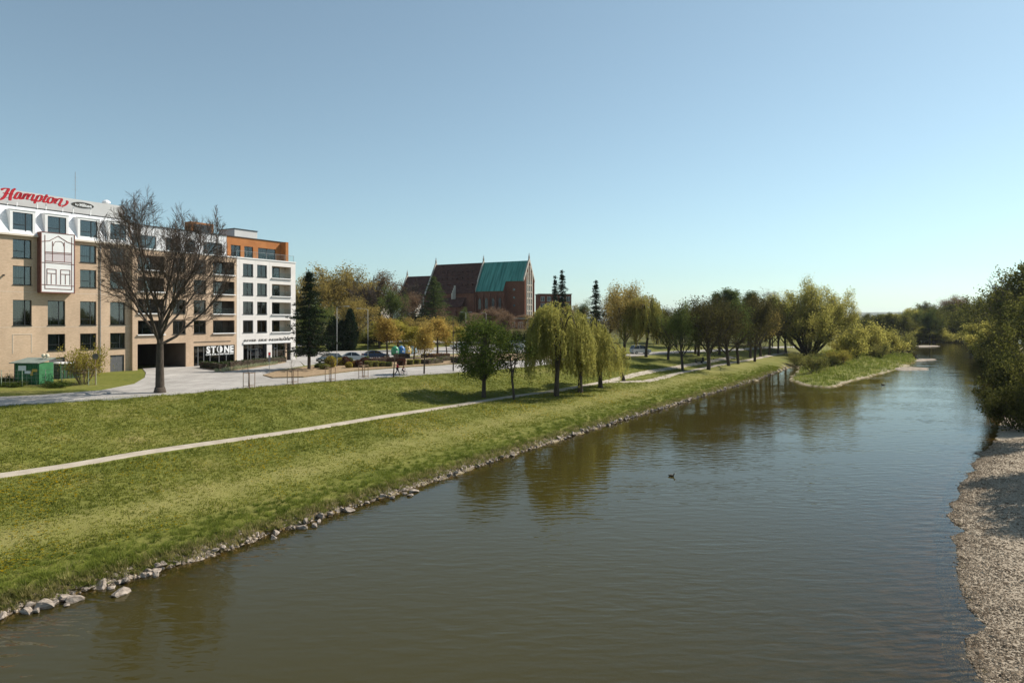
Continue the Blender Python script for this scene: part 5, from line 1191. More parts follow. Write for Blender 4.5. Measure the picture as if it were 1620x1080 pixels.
# low grasses in the restaurant bed
rs = np.random.RandomState(3); C = []
for t in np.linspace(0, 1, 60):
    p = gp(345+95*t, 589.2-13.5*t)
    for _ in range(5): C.append((p.x+rs.normal()*.35, p.y+rs.normal()*.35, p.z+.2+rs.rand()*.15))
V, rn = leaves(np.array(C), 10, .10, .3, rs, .14, droop=-1.5); tag(obj('bedding_grass', np_polys('bedding_grass', V, 4, leafmat('pale_grass', (.2,.22,.12), (.4,.42,.27), .3), rn)), 'pale ornamental grasses in the bed before the hedge', 'plants', kind='stuff')
# shrubs round the utility hut and the hazel bush
T('bush_yellow', 132, 607, 543, 62, 'yellow-green leafing bush by the hotel wall', name='bush', cat='bush')
T('bush_low', 8, 607, 591, 34, 'dark low bush left of the green hut', name='bush', cat='bush'); T('bush_low', 57, 607, 588, 16, 'small dark bush in front of the green hut', name='bush', cat='bush')
T('bush_low', 20, 611, 600, 40, 'ground-hugging dark bush at the left edge', name='bush', cat='bush'); T('bush_low', 90, 612, 600, 36, 'low green bush right of the fence post', name='bush', cat='bush')
# ------------------------------------------------------------------ small built things
M_GREENM = pm('green_corrugated', (.03,.14,.055), (.05,.19,.08), 1.2, .55); M_GALV = pm('galvanised', (.22,.225,.22), (.30,.305,.30), 3, .55, metal=.3)
M_WOODP = pm('stake_wood', (.22,.14,.09), (.32,.21,.14), 4, .85, stretch=(4,4,.5)); M_TYRE = pm('tyre', (.012,.012,.012), (.02,.02,.02), 4, .9)
# utility hut
hx = gp(40, 608); hut = empty('utility_hut', hx, R(-6), 'green corrugated utility hut with slanted lid by the hotel', 'hut'); Wd = 2.75; D = 2.0; Hh = 2.25
X0 = -Wd*.42
body = MB()
for k in range(26):
    a = X0+Wd*k/26; b_ = X0+Wd*(k+1)/26; y0 = .05*(k % 2)
    body.quad((a,y0,0),(b_,y0,0),(b_,y0,Hh),(a,y0,Hh)); body.quad((b_,y0,0),(b_,.05-y0,0),(b_,.05-y0,Hh),(b_,y0,Hh))
body.box(X0,X0+Wd,.06,D,0,Hh); body.build('wall', M_GREENM, hut)
MB().prism([(-.3,Hh-.02),(D+.2,Hh+.42),(D+.2,Hh+.5),(-.3,Hh+.06)], 'x', X0-.5, X0+Wd+.12).build('roof', pm('hut_roof', (.16,.19,.16), (.24,.27,.24), 2, .7), hut)
for x, z, w, h, mt in ((.35,1.45,.9,.55,M_SIGNW),(1.1,1.15,.7,.28,M_SIGNW),(1.95,1.35,.6,.28,pm('yellow_notice', (.55,.36,.05), (.62,.42,.07), 2)),(1.75,.95,.3,.4,pm('yellow_notice_small', (.5,.33,.05), (.6,.4,.07), 2))):
    MB().box(X0+x, X0+x+w, -.02, -.005, z, z+h).build('notice', mt, hut)
lv = MB().box(X0-.42,X0-.02,.3,1.6,0,Hh).build('door', M_BLACK, hut); MB().box(X0-.44,X0-.42,.5,1.3,1.0,1.35).build('notice', M_SIGNW, lv)
for k in (0, 1): 
    MB().tube([(X0+1.9+k*.45,1.6,Hh+.25),(X0+1.9+k*.45,1.6,Hh+.6)], .05, 6).lathe([(.08,0),(.2,.08),(.18,.3),(.1,.38)], 8, (X0+1.9+k*.45,1.6,Hh+.55)).build('vent_cowl', pm('cream_cowl', (.6,.55,.4), (.7,.64,.5), 2), hut)
# metal cabinet behind the hut
p = gp(122, 600); cb = empty('storage_container', p+UY*2.0, FROT, 'dark green storage container with white top behind the yellow-green bush', 'container')
MB().box(-.9,1.3,0,1.3,0,1.75).build('body', pm('dark_green_steel', (.035,.06,.04), (.05,.085,.055), 2), cb); MB().box(-1.0,1.4,-.08,1.4,1.75,1.9).build('lid', M_WTRIM, cb)
for k in range(5): MB().box(-.85+k*.43,-.8+k*.43,-.04,0,.05,1.7).build('rib', M_GREENM, cb)
p = gp(70.5, 602); o = MB().box(-.35,.35,0,.3,.55,1.25).box(-.3,-.22,.05,.13,0,.55).box(.22,.3,.05,.13,0,.55).build('meter_box', M_WTRIM); o.location = p; tag(o, 'white meter box on legs right of the green hut', 'box')
# wire fence round the hut
fence = empty('wire_fence', gp(0, 609), 0, 'thin wire mesh fence with pale posts around the green hut', 'fence'); o_ = fence.location
FP = [gp(q, 612-q*.02) for q in (-30, 2, 35, 72, 98, 140, 152)]
for p in FP: MB().tube([p-o_, p-o_+Vector((0,0,1.75))], .035, 5).build('post', pm('pale_green_post', (.35,.42,.3), (.45,.52,.4), 3), fence)
for a, b_ in zip(FP[:-1], FP[1:]):
    mb = MB()
    for z in (.1, .5, .9, 1.3, 1.68): mb.tube([a-o_+Vector((0,0,z)), b_-o_+Vector((0,0,z))], .012, 3)
    n_ = int((b_-a).length/.35)
    for k in range(1, n_): q = a.lerp(b_, k/n_)-o_; mb.tube([q+Vector((0,0,.1)), q+Vector((0,0,1.68))], .006, 3)
    mb.build('mesh_panel', M_GALV, fence)
# road signs
p = gp(151, 609); o = empty('road_sign', p, R(28), 'round road sign seen from behind on a brown post', 'sign'); h = 50*p.y/F
MB().tube([(0,0,-.1),(0,0,h)], .04, 6).build('post', M_WOODP, o); MB().lathe([(.01,-.02),(.32,-.02),(.32,.02),(.01,.02)], 16).build('disc', pm('sign_back', (.12,.10,.09), (.17,.15,.13), 2), o).matrix_local = Matrix.Translation((0,-.06,h-.32))@Matrix.Rotation(R(90), 4, 'X')
p = gp(426, 593); o = empty('road_sign', p, R(50), 'narrow dark panel sign on a thin grey post at the tip of the mulch bed', 'sign'); h = 36*p.y/F
MB().tube([(0,0,-.1),(0,0,h)], .035, 6).build('post', M_GALV, o); MB().box(-.16,.16,-.05,-.02,h-1.15,h).build('panel', pm('dark_sign', (.06,.06,.065), (.09,.09,.1), 2), o); MB().box(-.15,.15,-.056,-.052,h-.35,h-.1).build('symbol', M_RED, o)
# tree guards with saplings
for k, (px, py) in enumerate(((394,614.5),(463,608.5),(522.5,604),(575,599))):
    p = gp(px, py); g = empty('tree_guard', p, FROT+.2, ['first', 'second', 'third', 'fourth'][k]+' wooden tree guard from the left along the promenade edge', 'tree guard', 'tree guards along the promenade edge'); s = 14.5/ (F/p.y); s = .42
    for a, b_ in ((-s,-s),(s,-s),(s,s),(-s,s)): MB().tube([(a,b_,-.2),(a,b_,1.75)], .04, 6).build('stake', M_WOODP, g)
    for z in (1.68, .32):
        for a, b_, c_, d_ in ((-s,-s,s,-s),(s,-s,s,s),(s,s,-s,s),(-s,s,-s,-s)):
            if z > 1 or (a+c_) != 0 or b_ < 0: MB().tube([(a,b_,z),(c_,d_,z)], .03, 4).build('rail', M_WOODP, g)
    sp = empty('sapling', p, .3*k, ['bare sapling inside the first tree guard', 'bare sapling inside the second tree guard', 'bare sapling inside the third tree guard', 'bare sapling inside the fourth tree guard'][k], 'sapling', 'saplings in the tree guards')
    out, tips = [], []; rg = random.Random(k+60); hgt = 3.1+.5*rg.random()
    grow(out, tips, rg, Vector((0,0,-.1)), Vector((0,0,1)), hgt, .035, 0, dict(seg=[5,3,2], wob=[.03,.12,.1], up=[0,.12,.05], end=[.3,.4,.5], n=[9,2], f0=[.5,.3], ang=[.7,.6], lr=[.22,.5], rr=[.4,.5], max=2))
    tubes(out, 0, 0, (5,)).build('trunk', M_TWIG, sp); tubes(out, 1, 2, (3,3,3)).build('twigs', M_TWIG, sp)
# street lamps
def lamp(px, py=None, Y=None, hgt=8.6, arms=((1.4, 0),), label='', rz=0):
    p = gp(px, py) if py else gy(px, Y); e = empty('street_lamp', p, rz, label, 'street lamp', 'street lamps by the car park')
    MB().tube([(0,0,-.1),(0,0,1.2),(0,0,1.25),(0,0,hgt)], [.07,.07,.042,.035], 8).build('pole', M_GALV, e, True)
    for ln, a in arms:
        c_, s_ = math.cos(a), math.sin(a)
        MB().tube([(0,0,hgt-.1),(c_*ln*.4,s_*ln*.4,hgt+.12),(c_*ln,s_*ln,hgt+.18)], .03, 5).build('arm', M_GALV, e)
        hd = MB(); P = [(.0,.0),(.08,.09),(.5,.12),(.75,.07),(.78,.0)]
        hd.prism([(x, z) for x, z in P], 'y', -.13, .13); hm = hd.mesh('lamp_head', pm('lamp_grey', (.36,.36,.36), (.44,.44,.43), 2, .5))
        h = obj('lamp_head', hm, e); h.matrix_local = Matrix.Translation((c_*ln, s_*ln, hgt+.14))@Matrix.Rotation(a, 4, 'Z')
lamp(533, 581, hgt=8.7, arms=((1.0, 0),), label='tall street lamp with a single head nearest the spruce')
lamp(582, 570, hgt=8.6, arms=((1.2, math.pi),), label='street lamp with its head to the left behind the blue car')
lamp(737, Y=178, hgt=7.6, arms=((.8, 0), (.8, math.pi)), label='double-headed street lamp below the light green tree')
lamp(769, Y=182, hgt=7.2, arms=((.6, math.pi),), label='street lamp with small head in front of the brown leafless tree')
lamp(835, Y=165, hgt=6.5, arms=((.6, 0),), label='street lamp left of the weeping willows')
# recycling igloos
BN = [('green', (.03,.19,.09), 'green'), ('blue', (.03,.12,.30), 'dark blue'), ('yellow', (.55,.38,.12), 'yellow'), ('white', (.35,.55,.68), 'pale blue')]
p0 = gp(625, 562)
for k, (nm, c_, lb) in enumerate(BN):
    p = p0+Vector((.95*k, 1.5*k, 0)); p.z = H(p.x, p.y)+.05
    e = empty('recycling_bin', p, .3, lb+' dome-shaped recycling bin in the row of four', 'recycling bin', 'recycling bins by the car park')
    MB().lathe([(.55,0),(.74,.15),(.80,.7),(.72,1.2),(.5,1.55),(.2,1.72),(.05,1.75)], 16).build('shell', pm('bin_'+nm, c_, tuple(min(1, x*1.2) for x in c_), 2, .4, spec=.4), e, True)
    MB().lathe([(.17,-.02),(.17,.02)], 10).build('slot', M_BLACK, e).matrix_local = Matrix.Translation((.12,-.66,1.22))@Matrix.Rotation(R(70), 4, 'X')
    MB().tube([(-.12,0,1.72),(-.12,0,1.9),(.12,0,1.9),(.12,0,1.72)], .03, 5).build('lifting_ring', M_METAL, e); MB().box(.1,.5,-.80,-.76,.5,.85).build('notice', M_SIGNW, e)
# ------------------------------------------------------------------ cars
M_CARG = pm('car_glass', (.012,.015,.017), (.02,.024,.026), 1, .06, spec=.8); M_RIM = pm('alloy_rim', (.35,.35,.36), (.45,.45,.46), 3, .35, metal=.7); M_LAMP = pm('head_lamp', (.6,.62,.62), (.7,.72,.72), 3, .15, spec=.6); M_TAIL = pm('tail_lamp', (.25,.01,.01), (.32,.02,.02), 3, .2, spec=.6)
BODY = {'hatch': (4.1, 1.48, [(0,.30),(0,.62),(.10,.78),(.95,.92),(3.95,.98),(4.08,.80),(4.1,.35),(3.9,.24),(.2,.24)], [(.98,.90),(1.75,1.42),(2.5,1.48),(3.4,1.42),(3.92,.96)]),
        'sedan': (4.6, 1.45, [(0,.30),(0,.60),(.12,.76),(1.15,.90),(3.9,.96),(4.55,.92),(4.6,.4),(4.4,.24),(.2,.24)], [(1.2,.88),(1.95,1.38),(2.7,1.45),(3.3,1.38),(4.05,.95)]),
        'van': (4.4, 1.85, [(0,.32),(0,.75),(.12,.92),(.9,1.05),(4.3,1.08),(4.4,.9),(4.4,.38),(4.2,.26),(.2,.26)], [(.92,1.03),(1.5,1.70),(2.3,1.84),(3.9,1.82),(4.3,1.06)])}
_cm = {}
def carmeshes(kind):
    if kind in _cm: return _cm[kind]
    L, Ht, B, G_ = BODY[kind]; hw = .88
    def loft(P, stations):
        mb = MB(); n_ = len(P); cx_ = sum(p[0] for p in P)/n_; cz_ = sum(p[1] for p in P)/n_
        for y, k in stations: mb.v += [(cx_+(p[0]-cx_)*k, y, cz_+(p[1]-cz_)*k) for p in P]
        for s_ in range(len(stations)-1):
            for j in range(n_): a = s_*n_+j; b_ = s_*n_+(j+1) % n_; mb.f.append((a, b_, b_+n_, a+n_))
        mb.f.append(tuple(range(n_))[::-1]); mb.f.append(tuple(range((len(stations)-1)*n_, len(stations)*n_))); return mb
    body = loft(B, [(-hw,.955),(-hw*.95,.99),(-hw*.6,1),(hw*.6,1),(hw*.95,.99),(hw,.955)])
    def cabin(off, top):
        mb = MB(); n_ = len(G_)
        for sg in (-1, 1):
            for x, z in G_: t = (z-G_[0][1])/(Ht-G_[0][1]); mb.v.append((x, sg*(hw*.93-.2*t+off), z+(off if t > .5 else 0)))
        if top:   # roof skin and pillars
            mb.f += [(j, j+1, n_+j+1, n_+j) for j in (1, 2)]
        else:
            mb.f += [tuple(range(n_)), tuple(range(n_, 2*n_))[::-1]]+[(j, n_+j, n_+j+1, j+1) for j in range(n_-1)]
        return mb
    glass = cabin(0, False); roof = cabin(.012, True)
    xs = [G_[0], G_[1], ((G_[1][0]+G_[3][0])/2+.1, Ht), G_[3], G_[4]]
    for sg in (-1, 1):
        for (x0, z0), (x1, z1) in ((G_[0], G_[1]), (G_[4], G_[3]), ((xs[2][0], G_[0][1]+.02), (xs[2][0], Ht-.03))):
            t0 = (z0-G_[0][1])/(Ht-G_[0][1]); t1 = (z1-G_[0][1])/(Ht-G_[0][1]); roof.tube([(x0, sg*(hw*.93-.2*t0+.0), z0), (x1, sg*(hw*.93-.2*t1+.0), z1)], .045, 5)
    wh = MB().lathe([(.20,-.10),(.31,-.09),(.32,0),(.31,.09),(.20,.10)], 16); rim = MB().lathe([(.03,-.105),(.21,-.108),(.21,.108),(.03,.105)], 10)
    _cm[kind] = (body, glass.mesh('windows', M_CARG), roof, wh.mesh('tyre', M_TYRE, True), rim.mesh('rim', M_RIM), L); return _cm[kind]
def car(kind, color, p, rz, label, group=None, name='parked_car'):
    body, glass, roof, wh, rim, L = carmeshes(kind); e = empty(name, p, rz, label, 'car', group)
    paint = pm('car_paint', color, tuple(min(1, x*1.05+.004) for x in color), 1, .25, spec=.6); o = Matrix.Translation((-L/2, 0, 0))
    for nm, me in (('body', body.mesh('body', paint)), ('windows', glass), ('roof', roof.mesh('roof', paint))): obj(nm, me, e).matrix_local = o
    for x in (.78, L-.80):
        for sg in (-1, 1):
            w = obj('wheel', wh, e); w.matrix_local = o@Matrix.Translation((x, sg*.80, .31))@Matrix.Rotation(R(90), 4, 'X'); obj('rim', rim, w)
    for sg in (-1, 1):
        MB().box(-.02,.10,sg*.62-.16,sg*.62+.16,.60,.74).build('headlight', M_LAMP, e).matrix_local = o; MB().box(L-.08,L+.012,sg*.66-.12,sg*.66+.12,.70,.90).build('tail_light', M_TAIL, e).matrix_local = o
        MB().box(1.25,1.42,sg*.98-.09,sg*.98+.09,.93,1.05).build('mirror', paint, e).matrix_local = o
    MB().box(-.03,-.005,-.26,.26,.42,.53).build('number_plate', M_SIGNW, e).matrix_local = o
    return e
def gpl(px, py, dz=.06): p = gp(px, py); return p+Vector((0,0,dz))
GC = 'cars in the car park behind the shrubs'
car('hatch', (.035,.032,.034), gpl(484, 564), R(178), 'dark brown hatchback behind the spruce trunk', GC)
car('hatch', (.018,.028,.022), gpl(521, 574), R(60), 'dark green car hidden behind the golden shrubs', GC)
car('sedan', (.78,.78,.78), gpl(560, 571.5), R(195), 'white saloon car parked between the two lamp posts', GC)
car('sedan', (.02,.055,.14), gpl(594, 567.5), R(205), 'dark blue saloon car right of the white one', GC)
car('hatch', (.015,.016,.018), gpl(578, 543), R(10), 'black car on the narrow road behind the car park', GC)
GD = 'cars in the car park below the church'
for k, (px, py, c_, kd, rz, lb) in enumerate(((829, 560, (.6,.6,.61), 'hatch', 40, 'white hatchback at the front of the car park below the church'), (846, 556, (.3,.31,.33), 'sedan', 40, 'silver saloon beside the crooked tree'), (812, 556, (.5,.5,.52), 'sedan', 220, 'pale grey saloon behind the round tree'), (835, 551, (.62,.62,.62), 'van', 40, 'white people carrier in the second row'),
        (855, 551, (.12,.125,.14), 'hatch', 40, 'dark grey hatchback in the second row'), (818, 549, (.55,.56,.58), 'hatch', 220, 'light grey hatchback in the back row'), (842, 547, (.3,.02,.02), 'hatch', 40, 'red hatchback in the back row'), (726, 552, (.58,.58,.6), 'hatch', 20, 'white hatchback left of the round tree crown'))):
    car(kd, c_, gpl(px, py), R(rz), lb, GD)
car('van', (.62,.63,.64), gpl(1013, 560), R(200), 'white van parked under the hanging willow', 'vehicles on the street by the park')
car('hatch', (.22,.25,.28), gpl(867, 555), R(200), 'grey hatchback partly hidden by the tallest riverside willow', GD)
# ------------------------------------------------------------------ bench by the upper path
p = gp(1106, 574.5); bn = empty('bench', p, R(25), 'dark bench beside the upper path under the park trees', 'bench')
for z, y in ((.45,-.2),(.45,0),(.45,.2)): MB().box(-.85,.85,y-.08,y+.08,z,z+.04).build('seat_slat', M_BARK, bn)
for z in (.62,.82): MB().box(-.85,.85,.28,.32,z,z+.13).build('back_slat', M_BARK, bn)
for x in (-.7,.7): MB().box(x-.04,x+.04,-.25,.3,0,.449).box(x-.04,x+.04,.3,.36,0,.95).build('leg', M_BLACK, bn)
p = gp(1112, 572); o = MB().lathe([(.22,0),(.25,.1),(.26,.85),(.28,.87),(.2,.9)], 12).tube([(0,.3,0),(0,.3,1.2)], .03, 5).build('litter_bin', M_BLACK); o.location = p; tag(o, 'dark litter bin right beside the bench', 'litter bin')
# ------------------------------------------------------------------ people, bicycle, ducks
M_SKIN = pm('skin', (.45,.27,.19), (.52,.32,.23), 3, .6); M_JACK = pm('red_jacket', (.42,.03,.05), (.52,.05,.07), 5, .8); M_TROU = pm('dark_trousers', (.02,.025,.035), (.04,.045,.06), 5, .85); M_HAIR = pm('brown_hair', (.03,.018,.01), (.06,.035,.02), 8, .7)
M_PINK = pm('pale_red_suit', (.45,.10,.10), (.55,.15,.14), 5, .8); M_DARKC = pm('dark_coat', (.018,.018,.02), (.035,.035,.035), 5, .85)
def skinned(name, mat, V, E, rad, parent, root=0, sub=1):
    me = bpy.data.meshes.new(name); me.from_pydata(V, E, []); me.materials.append(mat); o = obj(name, me, parent)
    o.modifiers.new('skin', 'SKIN'); sv = me.skin_vertices[0].data
    for i, r in enumerate(rad): sv[i].radius = (r, r) if not isinstance(r, tuple) else r
    sv[root].use_root = True; s = o.modifiers.new('sub', 'SUBSURF'); s.levels = sub; s.render_levels = sub; return o
def person(p, rz, label, J, top, bottom, scale=1.0, hair=True):
    """J: joints in metres for a 1.7 m figure facing +x"""
    e = empty('person', p, rz, label, 'person'); e.scale = (scale,)*3
    names = ['pel','wai','che','nec','hea','crn','shl','ell','wrl','hal','shr','elr','wrr','har','hil','knl','anl','tol','hir','knr','anr','tor']
    V = [J[n_] for n_ in names]; ix = {n_: i for i, n_ in enumerate(names)}
    E = [('pel','wai'),('wai','che'),('che','nec'),('nec','hea'),('hea','crn'),('che','shl'),('shl','ell'),('ell','wrl'),('wrl','hal'),('che','shr'),('shr','elr'),('elr','wrr'),('wrr','har'),('pel','hil'),('hil','knl'),('knl','anl'),('anl','tol'),('pel','hir'),('hir','knr'),('knr','anr'),('anr','tor')]
    rd = dict(pel=.13,wai=.11,che=.14,nec=.05,hea=.09,crn=.07,shl=.06,ell=.045,wrl=.032,hal=.035,shr=.06,elr=.045,wrr=.032,har=.035,hil=.085,knl=.055,anl=.04,tol=.035,hir=.085,knr=.055,anr=.04,tor=.035)
    skinned('body', M_SKIN, V, [(ix[a], ix[b_]) for a, b_ in E], [rd[n_] for n_ in names], e)
    jn = ['pel','wai','che','nec','shl','ell','wrl','shr','elr','wrr']; jx = {n_: i for i, n_ in enumerate(jn)}
    skinned('jacket', top, [J[n_] for n_ in jn], [(jx[a], jx[b_]) for a, b_ in (('pel','wai'),('wai','che'),('che','nec'),('che','shl'),('shl','ell'),('ell','wrl'),('che','shr'),('shr','elr'),('elr','wrr'))], [.165,.15,.175,.075,.085,.07,.055,.085,.07,.055], e)
    tn = ['pel','hil','knl','anl','hir','knr','anr']; tx = {n_: i for i, n_ in enumerate(tn)}
    skinned('trousers', bottom, [J[n_] for n_ in tn], [(tx[a], tx[b_]) for a, b_ in (('pel','hil'),('hil','knl'),('knl','anl'),('pel','hir'),('hir','knr'),('knr','anr'))], [.155,.105,.075,.06,.105,.075,.06], e)
    h = Vector(J['hea']); MB().lathe([(.05,-.12),(.105,-.06),(.125,.03),(.11,.11),(.06,.16),(.01,.175)], 10, (h.x-.025,h.y,h.z+.01)).build('hair', M_HAIR, e, True)
    for nm in ('tol', 'tor'):
        a = Vector(J['an'+nm[-1]]); b_ = Vector(J[nm]); MB().tube([a+Vector((-.06,0,-.03)), a.lerp(b_, .5), b_+Vector((.03,0,0))], [.055,.055,.035], 6).build('shoe', M_DARKC, e, True)
    return e
WALK = dict(pel=(0,0,.92),wai=(.01,0,1.08),che=(.03,0,1.32),nec=(.05,0,1.48),hea=(.07,0,1.60),crn=(.07,0,1.68),shl=(.03,.18,1.40),ell=(.12,.24,1.14),wrl=(.34,.20,1.02),hal=(.42,.19,1.0),shr=(.03,-.18,1.40),elr=(.10,-.25,1.15),wrr=(.32,-.20,1.0),har=(.40,-.18,.98),
            hil=(.02,.09,.88),knl=(.20,.09,.49),anl=(.30,.09,.10),tol=(.44,.09,.04),hir=(-.02,-.09,.88),knr=(-.06,-.09,.48),anr=(-.34,-.09,.16),tor=(-.26,-.09,.04))
p = gp(628.5, 593.5); person(p+Vector((0,0,.06)), FROT-.75, 'walker in a red jacket and dark trousers on the promenade', WALK, M_JACK, M_TROU, .98)
RIDE = dict(WALK); RIDE.update(pel=(-.15,0,.95),wai=(-.08,0,1.1),che=(.05,0,1.32),nec=(.12,0,1.47),hea=(.16,0,1.60),crn=(.16,0,1.68),shl=(.06,.17,1.40),ell=(.28,.26,1.22),wrl=(.50,.22,1.10),hal=(.58,.21,1.09),shr=(.06,-.17,1.40),elr=(.28,-.26,1.22),wrr=(.50,-.22,1.10),har=(.58,-.21,1.09),
    hil=(-.12,.10,.92),knl=(.28,.12,.78),anl=(.18,.12,.42),tol=(.32,.12,.38),hir=(-.12,-.10,.92),knr=(.20,-.12,.60),anr=(.10,-.12,.22),tor=(.24,-.12,.17))
p = gp(637.5, 593)+Vector((0,0,.06)); person(p, FROT-.85, 'small child in red riding a bicycle ahead of the walker', RIDE, M_PINK, M_TROU, .66)
bk = empty('bicycle', p, FROT-.85, 'small bicycle ridden by the child on the promenade', 'bicycle'); bk.scale = (.66,)*3
for x in (-.48, .52):
    R_ = [(x+.33*math.cos(t*.349), 0, .34+.33*math.sin(t*.349)) for t in range(19)]
    w = MB().tube(R_, .025, 5, False).build('wheel', M_TYRE, bk); mb = MB()
    for t in range(6): mb.tube([(x,0,.34),(x+.31*math.cos(t*1.047),0,.34+.31*math.sin(t*1.047))], .006, 3)
    mb.build('spokes', M_METAL, w)
mb = MB()
for a, b_ in (((-.48,0,.34),(-.05,0,.32)),((-.05,0,.32),(-.18,0,.82)),((-.18,0,.75),(.38,0,.80)),((-.05,0,.32),(.40,0,.72)),((-.48,0,.34),(-.17,0,.74)),((.52,0,.34),(.37,0,.95))): mb.tube([a, b_], .022, 5)
mb.build('frame', M_RED, bk); MB().box(-.32,-.06,-.07,.07,.82,.88).build('saddle', M_BLACK, bk); MB().tube([(.42,-.26,1.02),(.37,-.1,.98),(.37,.1,.98),(.42,.26,1.02)], .018, 5).build('handlebar', M_METAL, bk)
SIT = dict(WALK); SIT.update(pel=(-.2,0,.45),wai=(-.15,0,.62),che=(-.05,0,.86),nec=(0,0,1.02),hea=(.03,0,1.14),crn=(.03,0,1.22),shl=(-.05,.18,.95),ell=(.1,.24,.72),wrl=(.32,.16,.66),hal=(.4,.12,.66),shr=(-.05,-.18,.95),elr=(.1,-.24,.72),wrr=(.32,-.16,.66),har=(.4,-.12,.66),
    hil=(-.15,.1,.45),knl=(.28,.12,.5),anl=(.26,.12,.1),tol=(.4,.12,.04),hir=(-.15,-.1,.45),knr=(.28,-.12,.5),anr=(.26,-.12,.1),tor=(.4,-.12,.04))
p = gy(1449.5, 186); st_ = MB().lathe([(.18,0),(.16,.36),(.2,.38),(.2,.42)], 8).build('stool', M_BLACK); st_.location = p+Vector((-.2,0,0)); tag(st_, 'low dark stool under the seated person by the river bend', 'stool')
person(p, R(-40), 'person in dark clothes sitting at the water on the far spit point', SIT, M_DARKC, M_TROU, 1.05)
def duck(p, rz, label, s=1.0):
    e = empty('duck', p, rz, label, 'duck', 'ducks on the river'); e.scale = (s,)*3
    prof = [(-.30,.13,.01),(-.24,.10,.05),(-.10,.06,.11),(.05,.06,.125),(.17,.07,.09),(.22,.12,.06),(.235,.20,.042),(.25,.26,.05),(.29,.275,.045),(.33,.265,.02)]
    MB().tube([(x,0,z) for x, z, r in prof], [r for x, z, r in prof], 8).build('body', pm('duck_brown', (.06,.045,.03), (.14,.11,.08), 12, .8), e, True)
    MB().box(.32,.39,-.02,.02,.25,.27).build('bill', pm('duck_bill', (.35,.25,.05), (.4,.3,.07), 3), e); MB().tube([(-.2,.09,.10),(.08,.11,.12)], [.03,.05], 6).tube([(-.2,-.09,.10),(.08,-.11,.12)], [.03,.05], 6).build('wing', pm('duck_wing', (.04,.03,.02), (.08,.06,.045), 9), e, True)
duck(at(1062, 753, 0), R(-20), 'brown duck swimming in the middle of the river', .75)
duck(at(1397, 609, 0), R(150), 'tiny far duck in front of the spit', 1.0)
# ------------------------------------------------------------------ stones at the waterline
M_ROCK = pm('bank_stone', (.15,.12,.095), (.44,.37,.31), 1.6, .9, .6, 6); rg = random.Random(12)
def stone_mesh(seed, sub=1):
    bm = bmesh.new(); bmesh.ops.create_icosphere(bm, subdivisions=sub+1, radius=1); r_ = random.Random(seed)
    pl = [(Vector((r_.gauss(0,1), r_.gauss(0,1), r_.gauss(0,1))).normalized(), r_.uniform(.4, .75)) for _ in range(9)]
    for v in bm.verts:
        for nn, d in pl:
            q = v.co.dot(nn)
            if q > d: v.co -= nn*(q-d)
        v.co *= 1+r_.uniform(-.03, .03)
    me = bpy.data.meshes.new('stone'); bm.to_mesh(me); bm.free(); me.materials.append(M_ROCK); return me
STN = [stone_mesh(k) for k in range(8)]
def stone(p, s, label=None, fl=.62):
    o = obj('stone', rg.choice(STN)); o.location = p; o.scale = (s*rg.uniform(.8,1.35), s*rg.uniform(.75,1.1), s*fl*rg.uniform(.8,1.2)); o.rotation_euler = (rg.uniform(-.25,.25), rg.uniform(-.25,.25), rg.uniform(0,6.28))
    yb = p.y
    tag(o, label or ('small angular stone in the rubble of the nearest bank stretch at the lower left' if yb < 33 else 'small angular stone in the rubble below the mown strip, right of the lone boulder' if yb < 44 else 'small angular stone in the rubble edge at the bulging mid bank' if yb < 58 else
        'small angular stone in the straight rubble edge left of the willow reflections' if yb < 75 else 'small angular stone in the rubble edge below the willows' if yb < 98 else 'small far stone of the thin rubble edge under the park trees'), 'stone', 'stones along the waterline')
BIG = [((430,590),.62,'largest pale boulder at the lower left waterline'), ((255,645),.34,'pale stone left of the largest boulder'), ((365,640),.26,'upright wedge stone left against the largest boulder'), ((540,565),.3,'flat pale stone right of the largest boulder'), ((625,520),.36,'long flat stone in the lower left rubble'), ((730,535),.42,'smooth pale stone at the water right of the flat ones'), ((660,580),.18,'small stone in the water by the flat ones'),
       ((1000,395),.5,'big blocky stone under the dark gap in the grass'), ((1100,410),.24,'small stone right of the blocky one'), ((1195,465),.52,'boulder lying alone in the water off the bank'), ((1190,355),.26,'stone in the grass above the lone boulder'), ((1400,290),.34,'brownish rounded stone at the grass edge'), ((1470,280),.22,'light wedge stone right of the brownish one'), ((1530,250),.3,'stone at the top of the small heap'), ((1540,285),.24,'orange-brown wet stone of the small heap'), ((15,695),.36,'pale stone cut off by the left edge'), ((525,520),.28,'brown squarish stone above the flat ones'), ((720,460),.2,'small white stone stuck in the bank'), ((640,530),.22,'dark stone between the flat ones')]
for (cx_, cy_), s, lb in BIG:
    p = at(cx_/6.231, 860+cy_/6.231, .12); stone(Vector((p.x, p.y, .04)), s*.8, lb)
for (px, py), s, lb in (((655,775),.38,'round pale boulder in the mid bank rubble'), ((640,778),.24,'stone beside the round pale boulder'), ((552,805),.4,'pale boulder at a bulge of the bank'), ((477,832),.34,'flat stone at the water left of the bulge'), ((497,829),.32,'squat stone between the bulge boulder and the flat one'), ((505,822),.25,'small stone in the grass by the squat one'), ((433,848),.3,'lone white stone at the foot of the tall grass'), ((648,781),.3,'low stone at the water below the round boulder'), ((621,785),.3,'grey stone left of the round boulder')):
    p = at(px, py, .12); stone(Vector((p.x, p.y, .04)), s*.85, lb)
P = [Vector(q).to_3d() for q in COARSE_L[3:11]]; seg = [(a, b_, (b_-a).length) for a, b_ in zip(P[:-1], P[1:])]; cnt = 0
